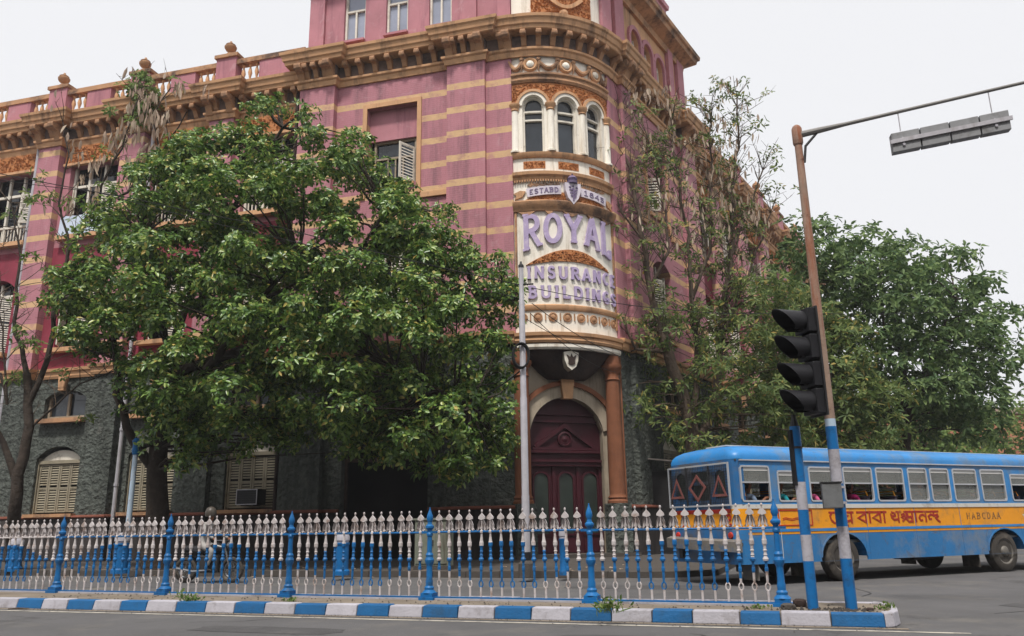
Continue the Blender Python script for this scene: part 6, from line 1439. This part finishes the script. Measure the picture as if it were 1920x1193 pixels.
cl3 = clumps(poly3, DM+.3, 1.7, 95, .6, 8, 110)
leafy('crown', cl3, .6, 16, 6, .26, .075, M['leaf_mid'], t3, 33, up=.15)
o, _ = leafy('sparse_leaves', random.sample(tips, 260), .32, 4, 4, .22, .08, M['leaf_mid'], t3, 34)
mb = MB(); twigs(mb, cl3, sk3, .03, .01); o = mb.build('leafy_twigs', M['bark'], t3, normals=False); o['kind'] = 'stuff'

# ---- dense trees behind the bus and far greenery
def dense_tree(label, base_px, depth, poly, n_, sep, rad, per, ln, wd, mt, seed, thick, name='dense_tree', full=130.0):
    b = at_y(base_px, 960, depth); b.z = .02; t = thing(name, label, 'tree', (b.x, b.y, 0))
    cx = sum(p_[0] for p_ in poly)/len(poly); cy = sum(p_[1] for p_ in poly)/len(poly); c = at_y(cx, cy, depth)
    o, s_ = limb('trunk', [b, Vector((b.x, b.y, c.z*.3)), b.lerp(c, .7), c], .32, .12, M['bark_dark'], t, 9); sk_ = s_[2:]
    cl = clumps(poly, depth, thick, n_, sep, seed, full)
    for q in random.Random(seed).sample(cl, min(6, len(cl))):
        o, s2 = limb('branch', [b.lerp(c, .55), b.lerp(c, .55).lerp(q, .5)+Z*.3, q], .13, .04, M['bark_dark'], t, 6); sk_ = sk_+s2
    leafy('crown', cl, rad, per, 6, ln, wd, M[mt], t, seed+50, up=.3, squash=.7)
    mb = MB(); twigs(mb, cl, sk_, .04, .015); o = mb.build('twigs', M['bark_dark'], t, normals=False); o['kind'] = 'stuff'
    return t
dense_tree('dense blue-green tree rising behind the bus', 1712, 37.0, [(1490, 440), (1535, 405), (1620, 418), (1680, 450), (1700, 475), (1770, 470), (1835, 490), (1858, 555), (1898, 590), (1912, 690), (1890, 770), (1840, 830), (1740, 822), (1640, 800), (1560, 830), (1470, 800), (1440, 680), (1450, 540)], 140, 1.15, 1.05, 30, .32, .13, 'leaf_far', 41, 2.6)
dense_tree('loose olive tree between the pod tree and the signal pole', 1530, 33.5, [(1420, 620), (1500, 560), (1580, 600), (1660, 700), (1700, 760), (1640, 850), (1500, 880), (1420, 850), (1395, 740)], 60, .8, .85, 26, .3, .1, 'leaf_mid', 42, 2.0)
dense_tree('pale green tree far along the road above the bus roof', 1735, 58, [(1660, 760), (1720, 740), (1800, 750), (1850, 800), (1840, 960), (1650, 960)], 40, 1.4, 1.5, 26, .4, .18, 'leaf_light', 43, 2.5)
dense_tree('pale green tree at the end of the road by the picture edge', 1960, 62, [(1870, 760), (1930, 730), (2050, 740), (2070, 960), (1870, 960)], 40, 1.4, 1.6, 26, .4, .18, 'leaf_light', 44, 2.5)
dense_tree('dark tree far behind the rear of the bus', 1560, 52, [(1470, 780), (1560, 760), (1650, 780), (1660, 960), (1460, 960)], 40, 1.2, 1.4, 26, .4, .16, 'leaf_far', 45, 2.5)
dense_tree('tall tree far down the road beyond the picture edge', 2150, 60, [(2060, 640), (2150, 560), (2280, 620), (2300, 960), (2060, 960)], 50, 1.6, 1.7, 26, .45, .2, 'leaf_far', 46, 3)

# low far building seen under the trees
fb = at_y(1700, 960, 78); far = thing('far_building', 'low brick-coloured building glimpsed under the trees', 'building', (fb.x, fb.y, 0))
FBF = Fr((fb.x, fb.y), (1, 0), (0, -1))
mb = MB(); wall_panel(mb, FBF, -14, 40, 0, 11, [(x, x+1.6, z, z+2, 0) for x in range(-12, 38, 4) for z in (2, 6.5)], 0, .4); mb.build('wall', mat('far_brick', S(168, 112, 88), .9, .2, .4), far)
mb = MB(); mb.box(FBF, -14.4, 40.4, -8, .4, 11, 11.6); mb.build('roof', M['roofing'], far)
for x in range(-12, 38, 4):
    for z in (2, 6.5): mb = MB(); mb.box(FBF, x, x+1.6, -.42, -.38, z, z+2); mb.build('window', M['glass'], far)

# ---- plant rooted in the cornice
cpp = LF.pt(16.55, .7, 19.7); cp_ = thing('cornice_plant', 'straggling green plant rooted in the cornice of the long wing', 'plant', tuple(cpp))
mb = MB(); tips = []
for q in range(9):
    e = cpp + Vector((random.uniform(-.9, .9), random.uniform(-.5, .1), random.uniform(-1.6, 1.9))); m_ = cpp.lerp(e, .5)+Vector((random.uniform(-.2, .2), -.1, .15)); mb.tube([cpp, m_, e], [.03, .02, .008], 5); tips += [e, m_, m_.lerp(e, .5)]
mb.build('stems', M['bark'], cp_, normals=False)
leafy('leaves', tips, .35, 7, 6, .2, .09, M['leaf_light'], cp_, 61)

# ================================================================ overhead cables
def cable(label, pts, r=.012, sag=0.0, group=None):
    P = []
    for i in range(len(pts)-1):
        a, b = Vector(pts[i]), Vector(pts[i+1])
        for t in range(12): u_ = t/12; P.append(a.lerp(b, u_)-Z*(sag*4*u_*(1-u_)))
    P.append(Vector(pts[-1])); mb = MB(); mb.tube(P, r, 5); o = mb.build('cable', M['cable'], None, origin=P[0], normals=False); return tag(o, label, 'cable', group)
LT = Vector((lp.x, lp.y-.06, ztl-.45))
cable('upper black cable running left from the utility pole over the leafy tree', [LT+Vector((-.12, 0, 0)), at_y(520, 425, 20.6), at_y(250, 372, 21.8), at_y(-120, 300, 24)], .013, .05)
cable('lower black cable running left from the utility pole over the leafy tree', [LT+Vector((-.1, 0, -.35)), at_y(560, 455, 20.4), at_y(180, 360, 21.8), at_y(-120, 318, 23)], .011, .05)
cable('thin cable sagging right from the utility pole across the bay', [LT+Vector((.25, 0, -.1)), at_y(1480, 610, 24)+Z*.4, at_y(2000, 560, 30)], .010, .25)
cable('second thin cable sagging right below the first across the bay', [LT+Vector((.25, 0, -.5)), at_y(1240, 690, 25)], .010, .3)
cable('third thin cable dropping right from the pole to the corner wall', [LT+Vector((.2, 0, -.75)), BF.pt(1.9, .1, 6.7)], .010, .3)
cable('fourth thin cable looping from the pole to the string course', [LT+Vector((.1, 0, -.9)), RF.pt(2.2, .3, 7.8)], .009, .45)
cable('slack black cable from the pole to the dark wall under the tree', [Vector((lp.x-.06, lp.y, zat(983, 695, lp.y))), LF.pt(2.3, .35, 5.6)], .02, .25)
cable('straight thin cable across the dense tree at bus-roof height', [RF.pt(20, .4, 8.6), at_y(1990, 683, 34)], .012, .2)
cable('cable along the facade at the string course behind the bare tree', [LF.pt(34, .4, 7.2), LF.pt(22, .45, 6.9), LF.pt(12.9, .4, 7.0)], .012, .12)

# ================================================================ weeds, stones, litter on the island
def weed(label, px, py, h, n_, seed, z=IZ):
    p = at_z(px, py, z); rng = np.random.default_rng(seed); b = np.tile(np.array(p), (n_, 1)) + rng.normal(0, .05, (n_, 3))*np.array([1.6, .8, 0]); d = rng.normal(0, .55, (n_, 3)); d[:, 2] = np.abs(d[:, 2])+.7
    b[:, 2] = z-.005
    mid = b + unit(d)*h*rng.uniform(.2, .8, (n_, 1)); allb = np.concatenate([b, mid]); alld = np.concatenate([d, rng.normal(0, 1, (n_, 3))+np.array([0, -.3, .3])])
    V_, F_ = leaf_blades(allb, alld, rng.normal(size=(2*n_, 3)), np.concatenate([h*rng.uniform(.5, 1.1, n_), h*.4*rng.uniform(.6, 1.2, n_)]), np.concatenate([np.full(n_, .014), np.full(n_, .035)]))
    o = tag(quad_mesh('weed', V_, F_, M['leaf_light'], None, origin=(p.x, p.y, z)), label, 'weed', 'weeds along the island'); return o
weed('largest weed, growing over the kerb right below the tall railing post before the plum door', 1143, 1150, .26, 46, 71)
weed('upright weed near the rounded tip of the island', 1664, 1143, .12, 24, 72)
weed('low weed patch at the foot of the railing below the motorcycle', 356, 1128, .16, 40, 73)
weed('small weed by the railing post nearest the motorcycle', 338, 1122, .18, 18, 74)
weed('flat weed at the foot of the railing left of the middle', 545, 1128, .1, 22, 75)
weed('tuft of weed just left of the last railing post', 1420, 1142, .09, 22, 76)
def stone(label, px, py, sx, sy, sz, rot, seed, mt='pavement'):
    p = at_z(px, py, IZ); rng = random.Random(seed); bm = bmesh.new(); bmesh.ops.create_icosphere(bm, subdivisions=2, radius=1)
    for v in bm.verts:
        m_ = max(abs(v.co.x), abs(v.co.y), abs(v.co.z)); v.co = v.co/(m_**.55)*rng.uniform(.9, 1.06); v.co = Vector((v.co.x*sx, v.co.y*sy, v.co.z*sz))
    me = bpy.data.meshes.new('stone'); bm.to_mesh(me); bm.free(); me.materials.append(M[mt]); o = bpy.data.objects.new('stone', me); COL.objects.link(o); o.location = (p.x, p.y, IZ+sz*.75); o.rotation_euler = (0, 0, rot)
    return tag(o, label, 'stone', 'loose stones on the island')
stone('pale broken kerb stone beside the last railing post', 1478, 1143, .1, .07, .045, .2, 1)
stone('dark broken stone between the railing end and striped post', 1500, 1138, .09, .06, .06, -.3, 2, 'soot')
stone('small dark stone at the foot of the tall signal pole', 1632, 1146, .05, .04, .025, .5, 3, 'soot')
gr = MB(); rg_ = random.Random(4)
for _ in range(420):
    a = rg_.uniform(0, KEND-.15); d = -rg_.uniform(.26, 1.4); r_ = rg_.uniform(.006, .02); c = KF.pt(a, d, IZ+.002)
    gr.add([c+Vector((r_, 0, 0)), c+Vector((-r_*.6, r_, 0)), c+Vector((-r_*.5, -r_, 0)), c+Vector((0, 0, r_*1.1))], [(0, 1, 3), (1, 2, 3), (2, 0, 3)])
for _ in range(260):
    a = rg_.gauss(KX[-1]-.3, .5); d = -rg_.uniform(.3, .7); r_ = rg_.uniform(.008, .025)
    if a > KEND-.3: continue
    c = KF.pt(a, d, IZ+.002); gr.add([c+Vector((r_, 0, 0)), c+Vector((-r_*.6, r_, 0)), c+Vector((-r_*.5, -r_, 0)), c+Vector((0, 0, r_*1.3))], [(0, 1, 3), (1, 2, 3), (2, 0, 3)])
for _ in range(500):
    a = rg_.uniform(0, KEND); d = rg_.expovariate(9)+.015; r_ = rg_.uniform(.004, .014); c = KF.pt(a, d, .006)
    gr.add([c+Vector((r_, 0, 0)), c+Vector((-r_*.6, r_, 0)), c+Vector((-r_*.5, -r_, 0)), c+Vector((0, 0, r_*.9))], [(0, 1, 3), (1, 2, 3), (2, 0, 3)])
o = gr.build('gravel', M['pavement'], None, normals=False); o['kind'] = 'stuff'; o['label'] = 'loose grit scattered on the traffic island'; o['category'] = 'gravel'
pt = at_z(33, 1143, .01); mb = MB(); mb.tube([pt+Vector((-.14, -.03, .012)), pt+Vector((0, 0, .02)), pt+Vector((.16, .06, .012))], [.012, .014, .006], 6); tag(mb.build('twig', M['bark'], None, origin=pt), 'short dry twig lying in the gutter', 'twig')
rng2 = np.random.default_rng(5); bb = []
for _ in range(90): p = FK.pt(rng2.uniform(-2, 22), -rng2.uniform(-.5, 3.5), 0); bb.append((p.x, p.y, .15 if (p-FK.o).dot(FK.v) < 0 else .01))
bb = np.array(bb); V_, F_ = leaf_blades(bb, rng2.normal(size=(90, 3))*np.array([1, 1, .05]), np.tile([0, 0, 1.0], (90, 1))+rng2.normal(0, .2, (90, 3)), rng2.uniform(.1, .22, 90), rng2.uniform(.04, .09, 90), droop=0)
o = quad_mesh('fallen_leaves', V_, F_, M['pod']); o['kind'] = 'stuff'; o['label'] = 'dry leaves fallen on the far footpath and gutter'; o['category'] = 'leaves'
# asphalt repairs and cracks
M['patch'] = mat('newer_asphalt', S(78, 77, 78), .95, .2, 1.5, bump=.7, bs=60, stain=S(98, 95, 92), ss=1.5, sa=.6); M['crack'] = mat('tar_seal', S(52, 51, 52), .8, .2, 3)
rp = random.Random(12)
def patch(cx, cy, w, h, rot, z):
    P = []
    for q in range(18):
        an = 2*math.pi*q/18; e = 1/max(abs(math.cos(an)), abs(math.sin(an)))**.8; x = w/2*math.cos(an)*e*rp.uniform(.92, 1.05); y = h/2*math.sin(an)*e*rp.uniform(.9, 1.06)
        P.append((cx+x*math.cos(rot)-y*math.sin(rot), cy+x*math.sin(rot)+y*math.cos(rot), z))
    mb = MB(); mb.add(P, [tuple(range(18))]); structure(mb.build('road_patch', M['patch']))
patch(8.3, 12.6, 2.6, 1.1, .5, .004); patch(-3.2, 10.9, 2.2, .6, -.33, .004); patch(1.2, 9.6, 1.5, .45, -.3, .004); patch(2.5, 17.0, 3.2, 1.0, -.3, .004); patch(11.5, 15.4, 2.2, 1.6, .4, .004)
for (x, y, ang, n_) in ((6.4, 11.4, .6, 16), (9.2, 14.4, .2, 18), (-4.6, 11.9, -.3, 14), (5.8, 14.2, .9, 14), (2.0, 9.9, -.5, 12)):
    P = [Vector((x, y, .005))]
    for q in range(n_): ang += rp.uniform(-.45, .45); P.append(P[-1]+Vector((math.cos(ang)*.16, math.sin(ang)*.16, 0)))
    mb = MB(); G_ = Fr((0, 0), (1, 0), (0, 1))
    for q in range(n_):
        a_, b_ = P[q], P[q+1]; t_ = (b_-a_).normalized(); nn_ = Vector((-t_.y, t_.x, 0))*rp.uniform(.006, .014); mb.add([a_+nn_, a_-nn_, b_-nn_, b_+nn_], [(0, 1, 2, 3)])
    structure(mb.build('road_crack', M['crack']))
# ================================================================ the hazy city air
hz_ = MB(); hz_.hexa([(x, y, z) for z in (-1, 31) for x, y in ((-1600, -400), (1600, -400), (1600, 2600), (-1600, 2600))])
HM = bpy.data.materials.new('pale_air'); HM.use_nodes = True; HM.node_tree.nodes.clear()
_v = HM.node_tree.nodes.new('ShaderNodeVolumePrincipled'); _v.inputs['Color'].default_value = (.93, .95, 1, 1); _v.inputs['Density'].default_value = .0006; _v.inputs['Anisotropy'].default_value = .2
_o = HM.node_tree.nodes.new('ShaderNodeOutputMaterial'); HM.node_tree.links.new(_v.outputs[0], _o.inputs['Volume'])
haze = hz_.build('haze', HM); haze['kind'] = 'stuff'
